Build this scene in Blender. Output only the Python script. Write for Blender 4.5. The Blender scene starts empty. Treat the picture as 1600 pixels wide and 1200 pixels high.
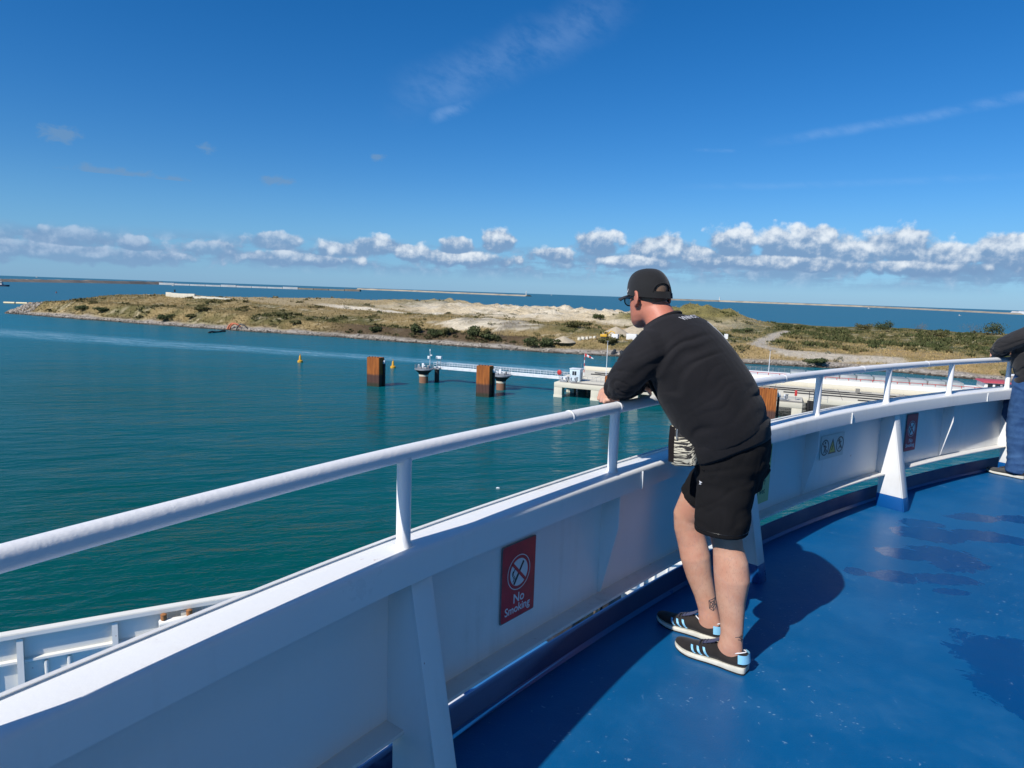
import bpy, bmesh, math, random
import numpy as np
from mathutils import Vector, Matrix, Quaternion, noise as mnoise
random.seed(7); np.random.seed(7)
R = math.radians
scene = bpy.context.scene
COL = scene.collection
PI = math.pi

# ------------------------------------------------------------------ camera
DZ = 22.4                      # height of the ship's upper deck above the sea
CAMZ = DZ + 1.6
FPX, ROLL, PITCH = 1062.0, 0.034361, 0.133306
cam_d = bpy.data.cameras.new('camera'); cam = bpy.data.objects.new('camera', cam_d); COL.objects.link(cam)
cam_d.sensor_width = 36.0; cam_d.lens = FPX / 1600 * 36.0
cam_d.clip_start = 0.05; cam_d.clip_end = 120000
fw = Vector((0, math.cos(PITCH), -math.sin(PITCH)))
r0 = Vector((1, 0, 0)); u0 = Vector((0, math.sin(PITCH), math.cos(PITCH)))
cr = r0 * math.cos(ROLL) + u0 * math.sin(ROLL)
cu = -r0 * math.sin(ROLL) + u0 * math.cos(ROLL)
cam.matrix_world = Matrix(((cr.x, cu.x, -fw.x, 0), (cr.y, cu.y, -fw.y, 0), (cr.z, cu.z, -fw.z, CAMZ), (0, 0, 0, 1)))
scene.camera = cam

def ray(u, v):                 # direction in the world that a point of the photograph was measured along
    x, y = u - 800, 600 - v
    c, s = math.cos(ROLL), math.sin(ROLL)
    xr, yr = x * c - y * s, x * s + y * c
    cp, sp = math.cos(PITCH), math.sin(PITCH)
    return Vector((xr, FPX * cp + yr * sp, -FPX * sp + yr * cp)) / FPX
def sea_at(u, v, z=0.0):
    d = ray(u, v); t = (z - CAMZ) / d.z
    return Vector((d.x * t, d.y * t, z))

# ------------------------------------------------------------------ exposure, sun, sky
scene.view_settings.view_transform = 'Standard'
scene.view_settings.look = 'None'
scene.view_settings.exposure = 0.15
scene.view_settings.gamma = 1.0
scene.view_settings.use_curve_mapping = False
SUN_EL, SUN_HEAD = R(42), R(44)        # light travels along heading 44 deg (from +Y towards +X)
SKY_STRENGTH, SUN_STRENGTH = 0.072, 4.8
sun_d = bpy.data.lights.new('sun', 'SUN'); sun = bpy.data.objects.new('sun', sun_d); COL.objects.link(sun)
sun_d.energy = SUN_STRENGTH; sun_d.angle = R(0.53); sun_d.color = (1.0, 0.955, 0.89)
ldir = Vector((math.sin(SUN_HEAD) * math.cos(SUN_EL), math.cos(SUN_HEAD) * math.cos(SUN_EL), -math.sin(SUN_EL)))
sun.rotation_euler = (-ldir).to_track_quat('Z', 'Y').to_euler()
sun.location = (-30, -30, 80)
cy = scene.cycles
cy.max_bounces = 7; cy.diffuse_bounces = 3; cy.glossy_bounces = 4; cy.transmission_bounces = 4; cy.transparent_max_bounces = 8
cy.sample_clamp_indirect = 6.0; cy.use_denoising = True
cy.caustics_reflective = False; cy.caustics_refractive = False

# ---- small expression builder for shader nodes
class NT:
    def __init__(s, tree): s.t = tree
    def new(s, typ, **kw):
        n = s.t.nodes.new(typ)
        for k, v in kw.items(): setattr(n, k, v)
        return n
    def link(s, a, b): s.t.links.new(a.s if isinstance(a, X) else a, b)
    def put(s, sock, v):
        if isinstance(v, X): s.t.links.new(v.s, sock)
        elif hasattr(v, 'is_output'): s.t.links.new(v, sock)
        else: sock.default_value = v
    def math(s, op, a, b=None, c=None, clamp=False):
        n = s.new('ShaderNodeMath', operation=op, use_clamp=clamp)
        s.put(n.inputs[0], a)
        if b is not None: s.put(n.inputs[1], b)
        if c is not None: s.put(n.inputs[2], c)
        return X(s, n.outputs[0])
    def vmath(s, op, a, b=None):
        n = s.new('ShaderNodeVectorMath', operation=op)
        s.put(n.inputs[0], a)
        if b is not None: s.put(n.inputs[1], b)
        return X(s, n.outputs['Value'] if op in ('LENGTH', 'DOT_PRODUCT', 'DISTANCE') else n.outputs[0])
    def vec(s, x, y, z=0.0):
        n = s.new('ShaderNodeCombineXYZ')
        for i, q in enumerate((x, y, z)): s.put(n.inputs[i], q)
        return X(s, n.outputs[0])
    def sep(s, v):
        n = s.new('ShaderNodeSeparateXYZ'); s.put(n.inputs[0], v)
        return [X(s, o) for o in n.outputs]
    def noise(s, v, scale=1.0, detail=4.0, rough=0.55, dist=0.0, out='Fac', lac=2.0):
        n = s.new('ShaderNodeTexNoise')
        if v is not None: s.put(n.inputs['Vector'], v)
        s.put(n.inputs['Scale'], scale); s.put(n.inputs['Detail'], detail); s.put(n.inputs['Roughness'], rough)
        s.put(n.inputs['Distortion'], dist); s.put(n.inputs['Lacunarity'], lac)
        return X(s, n.outputs[out])
    def voronoi(s, v, scale=1.0, feature='F1', out='Distance', rand=1.0):
        n = s.new('ShaderNodeTexVoronoi', feature=feature)
        if v is not None: s.put(n.inputs['Vector'], v)
        s.put(n.inputs['Scale'], scale); s.put(n.inputs['Randomness'], rand)
        return X(s, n.outputs[out])
    def smooth(s, v, a, b, lo=0.0, hi=1.0, kind='SMOOTHSTEP'):
        n = s.new('ShaderNodeMapRange', interpolation_type=kind)
        s.put(n.inputs['Value'], v); s.put(n.inputs['From Min'], a); s.put(n.inputs['From Max'], b)
        s.put(n.inputs['To Min'], lo); s.put(n.inputs['To Max'], hi)
        return X(s, n.outputs[0])
    def lin(s, v, a, b, lo=0.0, hi=1.0): return s.smooth(v, a, b, lo, hi, 'LINEAR')
    def mix(s, f, a, b, blend='MIX'):
        n = s.new('ShaderNodeMix', data_type='RGBA', blend_type=blend)
        s.put(n.inputs[0], f); s.put(n.inputs[6], c4(a)); s.put(n.inputs[7], c4(b))
        return X(s, n.outputs[2])
    def bump(s, h, strength=1.0, dist=1.0, normal=None):
        n = s.new('ShaderNodeBump')
        s.put(n.inputs['Height'], h); s.put(n.inputs['Strength'], strength); s.put(n.inputs['Distance'], dist)
        if normal is not None: s.put(n.inputs['Normal'], normal)
        return X(s, n.outputs[0])
def c4(c):
    if isinstance(c, X) or hasattr(c, 'is_output'): return c
    return (c[0], c[1], c[2], 1.0) if len(c) == 3 else c
class X:
    def __init__(s, t, sock): s.nt, s.s = t, sock
    def __add__(a, b): return a.nt.math('ADD', a, b)
    def __radd__(a, b): return a.nt.math('ADD', b, a)
    def __sub__(a, b): return a.nt.math('SUBTRACT', a, b)
    def __rsub__(a, b): return a.nt.math('SUBTRACT', b, a)
    def __mul__(a, b): return a.nt.math('MULTIPLY', a, b)
    def __rmul__(a, b): return a.nt.math('MULTIPLY', b, a)
    def __truediv__(a, b): return a.nt.math('DIVIDE', a, b)
    def max(a, b): return a.nt.math('MAXIMUM', a, b)
    def min(a, b): return a.nt.math('MINIMUM', a, b)
    def abs(a): return a.nt.math('ABSOLUTE', a)
    def pow(a, b): return a.nt.math('POWER', a, b)
    def sat(a): return a.nt.math('ADD', a, 0.0, clamp=True)

world = bpy.data.worlds.new('World'); scene.world = world; world.use_nodes = True
def build_world():
    t = world.node_tree; t.nodes.clear(); N = NT(t)
    sky = N.new('ShaderNodeTexSky', sky_type='NISHITA')
    sky.sun_disc = False; sky.sun_elevation = SUN_EL; sky.sun_rotation = SUN_HEAD + PI
    sky.altitude = 0; sky.air_density = 1.0; sky.dust_density = 0.2; sky.ozone_density = 3.2
    tc = N.new('ShaderNodeTexCoord')
    d = N.vmath('NORMALIZE', X(N, tc.outputs['Generated']))
    x, y, z = N.sep(d)
    N.link(N.vec(x, y, z.abs()), sky.inputs['Vector'])                  # no dark ground under the horizon: the sea lies there
    base = N.mix(1.0, X(N, sky.outputs[0]), SKY_TINT, 'MULTIPLY')       # the deep blue the photograph gives the whole sky
    hs = N.new('ShaderNodeHueSaturation'); hs.inputs['Saturation'].default_value = SKY_SAT
    N.link(base, hs.inputs['Color']); base = X(N, hs.outputs[0])
    az = N.math('ARCTAN2', x, y) * 57.29578
    el = N.math('ARCSINE', z) * 57.29578
    P = N.vec(az, el, 0.0)
    def ae(u, v):
        q = ray(u, v).normalized()
        return math.degrees(math.atan2(q.x, q.y)), math.degrees(math.asin(q.z))
    D = 1 / 18.5
    hz = N.smooth(el, 9.0, 0.0) * 0.5
    col0 = N.mix(hz, base, HAZE_COL)
    def background(c):
        bg = N.new('ShaderNodeBackground'); bg.inputs['Strength'].default_value = SKY_STRENGTH
        N.link(c, bg.inputs['Color']); return bg.outputs[0]
    # ---- the low sky: cumulus, a fractal outline added to a family of rounded heaps
    n1 = N.noise(P, 0.55, 6, 0.6)
    n2 = N.noise(N.vec(az + 0.20, el - 0.38, 0.0), 0.55, 4, 0.6)      # the same field towards the sun-lit side
    vor = N.voronoi(N.vec(az, el * 1.25, 0.0), 1.15, 'SMOOTH_F1')
    best = None; ny = None
    for (u, v, ru, rv) in HEAPS:
        a0, e0 = ae(u, v)
        q = N.vmath('MULTIPLY', N.vmath('SUBTRACT', P, (a0, e0, 0)), (1 / (ru * D), 1 / (rv * D), 1))
        val = 1.0 - N.vmath('LENGTH', q)
        yy = N.sep(q)[1]
        if best is None: best, ny = val, yy
        else:
            st = N.smooth(val - best, -0.28, 0.28)
            ny = ny + (yy - ny) * st
            best = best.max(val)
    dens = best * 1.08 + (n1 - 0.5) * 1.5 + (0.45 - vor) * 0.75
    a_c = N.smooth(dens, -0.18, 0.27)
    lit = N.smooth((n1 - n2) * 2.4 + ny * 0.60 + (0.45 - vor) * 0.6 + dens * 0.22, -0.22, 0.98)
    wamt = N.smooth(az, -34, -4)                              # heaps to the left of the view are thinner and greyer
    c_lit = N.mix(wamt, CL_LIT_L, CL_LIT)
    c_cloud = N.mix(lit, CL_DARK, c_lit)
    # long flat shelves under the heaps, fading to the horizon
    m1 = N.noise(N.vec(az * 0.16, el * 0.9, 3.3), 1.0, 5, 0.6)
    top = N.lin(az, -40, 40, 4.0, 4.6)
    band = N.smooth(el, 0.7, 2.2) * N.smooth(el, top, top - 1.6)
    a_b = N.smooth(m1 + (n1 - 0.5) * 0.7, 0.34, 0.56) * band * 0.85
    lit_b = N.smooth(n1, 0.46, 0.80)
    c_band = N.mix(lit_b, CL_DARK, CL_LIT_L)
    low = N.mix(a_b, col0, c_band)
    low = N.mix(a_c * (0.70 + 0.27 * wamt), low, c_cloud)
    # ---- the high sky: ice streaks, aeroplane trails, small grey scraps
    gn = N.noise(N.vec(az * 0.5 - el * 0.25, el * 1.1 + az * 0.5, 1.0), 0.8, 5, 0.62)
    gw = N.noise(N.vec(az * 0.25, el * 0.25, 7.0), 1.0, 2, 0.5)
    def streak(u1, v1, u2, v2, wid, amt):
        (a1, e1), (a2, e2) = ae(u1, v1), ae(u2, v2)
        L = math.hypot(a2 - a1, e2 - e1); tx, ty = (a2 - a1) / L, (e2 - e1) / L
        q = N.vmath('SUBTRACT', P, (a1, e1, 0))
        al = N.vmath('DOT_PRODUCT', q, (tx, ty, 0)); ac = N.vmath('DOT_PRODUCT', q, (-ty, tx, 0))
        ac2 = (ac + (gw - 0.5) * wid * 0.8).abs()
        return N.smooth(ac2, wid, 0.0) * N.smooth(al, -0.08 * L, 0.25 * L) * N.smooth(al, 1.05 * L, 0.75 * L) * amt
    wis = streak(610, 160, 1000, -10, 2.6, 0.13)
    for a in ((672, 186, 740, 158, 0.75, 0.22), (1200, 222, 1700, 130, 0.55, 0.17), (1060, 292, 1660, 270, 0.40, 0.07), (1085, 234, 1150, 236, 0.2, 0.16)):
        wis = wis.max(streak(*a))
    wis = wis * N.smooth(gn, 0.22, 0.70)
    wis = wis.max(streak(1140, 334, 1420, 342, 0.14, 0.30)).max(streak(1430, 356, 1500, 362, 0.15, 0.30))
    high = N.mix(wis, col0, CL_STREAK)
    sb = None
    for (u, v, ru, rv) in SCRAPS:
        a0, e0 = ae(u, v)
        q = N.vmath('MULTIPLY', N.vmath('SUBTRACT', P, (a0, e0, 0)), (1 / (ru * D), 1 / (rv * D), 1))
        val = 1.0 - N.vmath('LENGTH', q)
        sb = val if sb is None else sb.max(val)
    ns = N.noise(N.vec(az, el * 1.6, 2.0), 0.8, 6, 0.62, 0.4)
    high = N.mix(N.smooth(sb + (ns - 0.5) * 2.6, -0.05, 0.70) * 0.66, high, CL_SCRAP)
    # only one of the three branches is worked out for a direction
    mid_m = N.math('GREATER_THAN', el, 7.3); hi_m = N.math('GREATER_THAN', el, 38.0).max(N.math('LESS_THAN', el, -0.3))
    low_hi = N.new('ShaderNodeMixShader'); N.link(mid_m, low_hi.inputs[0]); N.link(background(low), low_hi.inputs[1]); N.link(background(high), low_hi.inputs[2])
    allm = N.new('ShaderNodeMixShader'); N.link(hi_m, allm.inputs[0]); N.link(low_hi.outputs[0], allm.inputs[1]); N.link(background(col0), allm.inputs[2])
    out = N.new('ShaderNodeOutputWorld'); N.link(allm.outputs[0], out.inputs['Surface'])
HEAPS = [(935, 380, 38, 21), (1038, 390, 50, 23), (1143, 382, 38, 27), (1215, 380, 32, 24), (1262, 383, 52, 28), (1405, 384, 44, 28), (1340, 397, 52, 19), (1092, 399, 40, 15),
         (1480, 402, 52, 19), (1580, 394, 46, 24), (1110, 405, 60, 13), (780, 376, 26, 19), (712, 384, 26, 15), (590, 384, 36, 16), (648, 396, 40, 14),
         (430, 376, 42, 13), (330, 388, 44, 12), (108, 370, 48, 13), (212, 381, 22, 11), (20, 388, 70, 12), (520, 392, 40, 13), (860, 398, 40, 12), (1240, 410, 120, 13),
         (1000, 410, 70, 12), (730, 406, 90, 12), (470, 404, 90, 11), (150, 398, 130, 12), (1430, 417, 110, 12), (1700, 396, 80, 24), (-120, 388, 100, 15)]
SCRAPS = [(98, 208, 26, 14), (172, 268, 48, 9), (272, 281, 24, 7), (432, 282, 24, 9), (355, 342, 22, 8), (445, 328, 30, 11), (497, 333, 26, 7), (580, 322, 24, 8), (620, 326, 14, 6), (30, 334, 24, 4), (325, 232, 18, 8), (5, 356, 26, 8), (590, 246, 14, 6)]
SKY_TINT, SKY_SAT = (0.80, 1.05, 1.38), 1.19
HAZE_COL = (1.5, 4.9, 9.8)
CL_LIT, CL_LIT_L, CL_DARK = (10.4, 11.2, 12.0), (6.0, 7.6, 9.8), (2.5, 4.3, 7.0)
CL_STREAK, CL_SCRAP = (6.0, 8.4, 12.0), (2.1, 3.9, 6.5)
build_world()
world.cycles.sampling_method = 'MANUAL'; world.cycles.sample_map_resolution = 512

# ------------------------------------------------------------------ helpers: objects
def tag(o, label=None, cat=None, group=None, kind=None):
    if label: o['label'] = label
    if cat: o['category'] = cat
    if group: o['group'] = group
    if kind: o['kind'] = kind
    return o
def empty(name, loc, label, cat, group=None, rz=0.0):
    o = bpy.data.objects.new(name, None); COL.objects.link(o); o.location = loc; o.rotation_euler = (0, 0, rz)
    o.empty_display_size = 0.2
    return tag(o, label, cat, group)
def link_mesh(name, me, mat=None, parent=None, smooth=None):
    o = bpy.data.objects.new(name, me); COL.objects.link(o)
    if mat is not None and not me.materials:
        for m in (mat if isinstance(mat, (list, tuple)) else [mat]): me.materials.append(m)
    if parent is not None: o.parent = parent
    if smooth is not None: shade(me, smooth)
    return o
def shade(me, ang):
    me.polygons.foreach_set('use_smooth', [True] * len(me.polygons))
    if ang < 179:
        bm = bmesh.new(); bm.from_mesh(me)
        for e in bm.edges:
            if len(e.link_faces) == 2 and e.calc_face_angle(0) > R(ang): e.smooth = False
        bm.to_mesh(me); bm.free()
class MB:
    """collects simple shapes; build() links them as one mesh object"""
    def __init__(s): s.bm = bmesh.new()
    def _m(s, mi, f0):
        if mi:
            s.bm.faces.ensure_lookup_table()
            for f in s.bm.faces[f0:]: f.material_index = mi
    def poly(s, pts, mi=0):
        f0 = len(s.bm.faces)
        s.bm.faces.new([s.bm.verts.new(p) for p in pts]); s._m(mi, f0); return s
    def box(s, c, size, M=None, mi=0, taper=None):
        f0 = len(s.bm.faces)
        hx, hy, hz = size[0] / 2, size[1] / 2, size[2] / 2
        vs = []
        for sz in (-1, 1):
            k = 1.0 if (taper is None or sz < 0) else taper
            for sx, sy in ((-1, -1), (1, -1), (1, 1), (-1, 1)):
                p = Vector((sx * hx * k, sy * hy * k, sz * hz))
                if M is not None: p = M @ p
                vs.append(s.bm.verts.new(p + Vector(c)))
        for q in ((3, 2, 1, 0), (4, 5, 6, 7), (0, 1, 5, 4), (1, 2, 6, 5), (2, 3, 7, 6), (3, 0, 4, 7)):
            s.bm.faces.new([vs[i] for i in q])
        s._m(mi, f0); return s
    def tube(s, pts, rad, n=10, mi=0, cap=True):
        f0 = len(s.bm.faces)
        pts = [Vector(p) for p in pts]; rads = rad if isinstance(rad, (list, tuple)) else [rad] * len(pts)
        rings = []; prev = None
        for i, p in enumerate(pts):
            t = (pts[min(i + 1, len(pts) - 1)] - pts[max(i - 1, 0)]).normalized()
            ref = Vector((0, 0, 1)) if abs(t.z) < 0.93 else Vector((1, 0, 0))
            if prev is not None:
                a = (prev - t * prev.dot(t)); a = a.normalized() if a.length > 1e-6 else t.cross(ref).normalized()
            else: a = t.cross(ref).normalized()
            prev = a; b = t.cross(a)
            rings.append([s.bm.verts.new(p + (a * math.cos(2 * PI * k / n) + b * math.sin(2 * PI * k / n)) * rads[i]) for k in range(n)])
        for i in range(len(rings) - 1):
            for k in range(n):
                s.bm.faces.new((rings[i][k], rings[i][(k + 1) % n], rings[i + 1][(k + 1) % n], rings[i + 1][k]))
        if cap:
            s.bm.faces.new(list(reversed(rings[0]))); s.bm.faces.new(rings[-1])
        s._m(mi, f0); return s
    def rings(s, rings, cap=True, closed=True, mi=0):
        f0 = len(s.bm.faces)
        vs = [[s.bm.verts.new(p) for p in r] for r in rings]
        n = len(vs[0])
        for i in range(len(vs) - 1):
            for k in range(n if closed else n - 1):
                s.bm.faces.new((vs[i][k], vs[i][(k + 1) % n], vs[i + 1][(k + 1) % n], vs[i + 1][k]))
        if cap and closed:
            s.bm.faces.new(list(reversed(vs[0]))); s.bm.faces.new(vs[-1])
        s._m(mi, f0); return s
    def prism(s, pts, off, mi=0):
        """flat polygon pts pushed by the vector off"""
        f0 = len(s.bm.faces)
        a = [s.bm.verts.new(Vector(p)) for p in pts]; b = [s.bm.verts.new(Vector(p) + Vector(off)) for p in pts]
        n = len(pts)
        s.bm.faces.new(list(reversed(a))); s.bm.faces.new(b)
        for k in range(n): s.bm.faces.new((a[k], a[(k + 1) % n], b[(k + 1) % n], b[k]))
        s._m(mi, f0); return s
    def mesh(s, name, bevel=0.0, seg=2, recalc=True):
        if recalc: bmesh.ops.recalc_face_normals(s.bm, faces=s.bm.faces[:])
        if bevel > 0:
            es = [e for e in s.bm.edges if len(e.link_faces) == 2 and e.calc_face_angle(0) > R(35)]
            bmesh.ops.bevel(s.bm, geom=es, offset=bevel, segments=seg, profile=0.5, affect='EDGES', clamp_overlap=True)
        me = bpy.data.meshes.new(name); s.bm.to_mesh(me); s.bm.free(); return me
    def build(s, name, mat, parent=None, bevel=0.0, smooth=40, seg=2):
        me = s.mesh(name, bevel, seg)
        return link_mesh(name, me, mat, parent, smooth)
def rot_z(a): return Matrix.Rotation(a, 3, 'Z')
def copy_tree(o, parent=None):
    c = o.copy(); COL.objects.link(c)
    if parent is not None: c.parent = parent
    for ch in list(o.children): copy_tree(ch, c)
    return c

# ------------------------------------------------------------------ materials
def mat(name, col=(0.8, 0.8, 0.8), rough=0.5, metal=0.0, var=0.0, vscale=3.0, bump=0.0, bscale=60.0, bdist=0.002, var_col=None, spec=0.5, coat=0.0):
    m = bpy.data.materials.new(name); m.use_nodes = True
    N = NT(m.node_tree); b = m.node_tree.nodes['Principled BSDF']
    b.inputs['Roughness'].default_value = rough; b.inputs['Metallic'].default_value = metal
    b.inputs['Specular IOR Level'].default_value = spec; b.inputs['Coat Weight'].default_value = coat
    tc = N.new('ShaderNodeTexCoord'); pos = X(N, tc.outputs['Object'])
    if var > 0:
        n = N.noise(pos, vscale, 6, 0.62)
        c2 = var_col if var_col else tuple(c * (1 - var) for c in col)
        N.link(N.mix(N.smooth(n, 0.35, 0.72), col, c2), b.inputs['Base Color'])
    else: b.inputs['Base Color'].default_value = c4(col)
    if bump > 0:
        N.link(N.bump(N.noise(pos, bscale, 4, 0.6), bump, bdist), b.inputs['Normal'])
    return m
# ------------------------------------------------------------------ paints
def painted(name, col, rough=0.32, grime=0.25, grime_col=(0.42, 0.36, 0.28), gscale=1.6, bump=0.25, bscale=90, rust=0.0, bdist=0.002):
    m = bpy.data.materials.new(name); m.use_nodes = True
    N = NT(m.node_tree); b = m.node_tree.nodes['Principled BSDF']
    pos = X(N, N.new('ShaderNodeTexCoord').outputs['Object'])
    n = N.noise(pos, gscale, 8, 0.68)
    x, y, z = N.sep(pos)
    st = N.noise(N.vec(x * 22, y * 22, z * 1.5), 1.0, 4, 0.6)
    g = N.smooth(n * 0.62 + st * 0.38, 0.50, 0.80) * grime
    c = N.mix(g, col, grime_col)
    if rust > 0:
        r = N.smooth(N.noise(pos, gscale * 7, 5, 0.7), 0.69, 0.74) * rust
        c = N.mix(r, c, (0.28, 0.10, 0.03))
    N.link(c, b.inputs['Base Color'])
    N.link(N.lin(n, 0.2, 0.8, rough * 0.75, rough * 1.5), b.inputs['Roughness'])
    dents = N.noise(pos, 1.9, 2, 0.5)
    b1 = N.bump(dents, 0.25, 0.02)
    N.link(N.bump(N.noise(pos, bscale, 4, 0.6), bump, bdist, b1), b.inputs['Normal'])
    return m
M_WHITE = painted('white_ship_paint', (0.80, 0.80, 0.78), 0.30, 0.34, rust=0.9)
M_RAILW = painted('thick_white_rail_paint', (0.80, 0.80, 0.80), 0.36, 0.14, bump=0.32, bscale=60, rust=0.5, bdist=0.004)
M_LEDGE = painted('grimy_white_paint', (0.72, 0.70, 0.66), 0.45, 0.65, (0.30, 0.25, 0.19), 4.0, rust=0.8)
M_CREAM = painted('foredeck_cream_paint', (0.80, 0.77, 0.68), 0.4, 0.35, (0.52, 0.42, 0.28), 1.2, rust=1.0)
M_BLUE = painted('blue_ship_paint', (0.003, 0.075, 0.260), 0.28, 0.25, (0.02, 0.09, 0.25), 2.5, bump=0.3)

def deck_at(u, v):
    d = ray(u, v); t = -1.6 / d.z
    return d.x * t, d.y * t
def deck_material():
    m = bpy.data.materials.new('blue_deck_paint'); m.use_nodes = True
    N = NT(m.node_tree); b = m.node_tree.nodes['Principled BSDF']
    pos = X(N, N.new('ShaderNodeTexCoord').outputs['Object'])
    x, y, z = N.sep(pos)
    big = N.noise(pos, 0.9, 5, 0.6); mid = N.noise(pos, 5.0, 6, 0.65); fine = N.noise(pos, 70, 3, 0.6)
    c = N.mix(N.smooth(big, 0.3, 0.7), (0.0008, 0.080, 0.222), (0.0015, 0.096, 0.258))
    c = N.mix(N.smooth(mid * .6 + big * .4, 0.44, 0.70) * 0.55, c, (0.022, 0.125, 0.285))          # chalked, walked-on paint
    # wet patches left by rinsing
    wet = None
    for (u, v, ru, rv, k) in [(1590, 1040, 0.25, 0.17, 1.0), (1640, 1080, 0.30, 0.2, 1.0), (1455, 835, 0.22, 0.11, 1.0), (1535, 838, 0.24, 0.08, 1.0), (1415, 866, 0.16, 0.08, .9), (1478, 872, 0.20, 0.14, 1.0),
                         (1400, 900, 0.16, 0.06, 1.0), (1470, 905, 0.22, 0.05, .9), (1335, 893, 0.07, 0.04, .9), (1520, 808, 0.20, 0.07, .9), (1575, 843, 0.16, 0.06, .9), (1440, 818, 0.16, .06, .9), (1590, 812, .16, .06, .8), (1490, 925, .12, .03, .7)]:
        cx, cy_ = deck_at(u, v)
        q = N.vmath('MULTIPLY', N.vmath('SUBTRACT', pos, (cx, cy_, 0)), (1 / (ru * 1.15), 1 / (rv * 1.9), 0))
        val = (1.0 - N.vmath('LENGTH', q)) * k
        wet = val if wet is None else wet.max(val)
    wn = N.noise(N.vec(x * 1.0 + y * .3, y * 1.0, 0.0), 5.0, 8, 0.72, 0.8)
    w = N.smooth(wet + (wn - 0.5) * 1.7, 0.06, 0.20)
    c = N.mix(w * 0.78, c, (0.0004, 0.044, 0.165))
    # pale chips, scuffs and salt specks
    v1 = N.voronoi(N.vec(x * 1.0, y * 1.0, N.noise(pos, 9, 2) * 0.6), 11.0)
    v2 = N.voronoi(N.vec(x + N.noise(pos, 30, 2) * 0.02, y * 1.6, 0.0), 30.0)
    zone = N.smooth(N.noise(pos, 1.3, 3, 0.6), 0.36, 0.56)
    sp = (N.smooth(v1, 0.16, 0.06) * N.smooth(fine, 0.45, 0.6) * 0.7 + N.smooth(v2, 0.22, 0.08) * N.smooth(mid, 0.52, 0.64) * 0.6) * zone
    c = N.mix((sp * 0.85).sat(), c, (0.26, 0.40, 0.55))
    scr = N.noise(N.vec(x * 0.9 + y * 2.2, y * 0.9 - x * 14.0, 0.0), 2.0, 3, 0.6)
    c = N.mix(N.smooth(scr, 0.69, 0.74) * N.smooth(mid, 0.45, 0.6) * 0.35, c, (0.10, 0.24, 0.46))
    N.link(c, b.inputs['Base Color'])
    rgh = N.lin(mid * 0.6 + big * 0.4, 0.3, 0.7, 0.30, 0.50)
    N.link(N.mix(w, N.vec(rgh, rgh, rgh), (0.17, 0.17, 0.17)), b.inputs['Roughness'])
    b.inputs['Specular IOR Level'].default_value = 0.5
    nb = N.bump(N.noise(pos, 2.0, 3, 0.5), 0.35, 0.02)
    N.link(N.bump(N.noise(pos, 110, 4, 0.6) + N.noise(pos, 24, 3, 0.6) * 0.8, 0.35, 0.003, nb), b.inputs['Normal'])
    return m
M_DECK = deck_material()

# ------------------------------------------------------------------ the curve of the ship's side (s = metres along it)
HTAB = [(-.33, 33.4), (.3, 38.0), (1.2, 40.2), (2.38, 43.4), (4.1, 50.6), (5.2, 54.0), (6.3, 57.2)]
def heading(s):
    if s <= HTAB[0][0]: return R(HTAB[0][1] + 3.8 * (s - HTAB[0][0]))
    for (s0, h0), (s1, h1) in zip(HTAB, HTAB[1:]):
        if s <= s1:
            return R(h0 + (h1 - h0) * (s - s0) / (s1 - s0))
    return R(HTAB[-1][1] + 3.2 * (s - HTAB[-1][0]))
_S0, _S1, _DS = -9.0, 17.0, 0.02
_tab = {}
def _integrate():
    x, y = -0.304, 1.92; k = 0
    _tab[0] = (x, y)
    while k * _DS < _S1:
        h = heading((k + .5) * _DS); x += math.sin(h) * _DS; y += math.cos(h) * _DS; k += 1; _tab[k] = (x, y)
    x, y = -0.304, 1.92; k = 0
    while k * _DS > _S0:
        h = heading((k - .5) * _DS); x -= math.sin(h) * _DS; y -= math.cos(h) * _DS; k -= 1; _tab[k] = (x, y)
_integrate()
def side(s, off=0.0, z=0.0):
    k = int(math.floor(s / _DS)); f = s / _DS - k
    a, b = _tab[k], _tab[k + 1]; h = heading(s)
    return Vector((a[0] + (b[0] - a[0]) * f - math.cos(h) * off, a[1] + (b[1] - a[1]) * f + math.sin(h) * off, DZ + z))
def tang(s): h = heading(s); return Vector((math.sin(h), math.cos(h), 0))
def outw(s): h = heading(s); return Vector((-math.cos(h), math.sin(h), 0))
def arange(a, b, d):
    n = max(1, int(round((b - a) / d))); return [a + (b - a) * i / n for i in range(n + 1)]
def sweep(mb, prof, s0, s1, ds=0.1, cap=True, mi=0):
    mb.rings([[side(s, o, z) for o, z in prof] for s in arange(s0, s1, ds)], cap, True, mi); return mb

SA, SB = -6.0, 13.0
# deck, structure
mb = MB(); ss = arange(SA, SB, 0.25)
mb.rings([[side(s, 0.11, 0.0), side(s, -7.0, 0.0)] for s in ss], closed=False)
deck = mb.build('ship_deck', M_DECK, smooth=None); tag(deck, kind='structure')
for p in deck.data.polygons: pass
# move the object origin to the deck level so that the paint works in deck coordinates
def recentre(o, v):
    o.data.transform(Matrix.Translation(-Vector(v))); o.location = v
recentre(deck, (0, 0, DZ))
if deck.data.polygons[0].normal.z < 0: deck.data.flip_normals()

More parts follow.
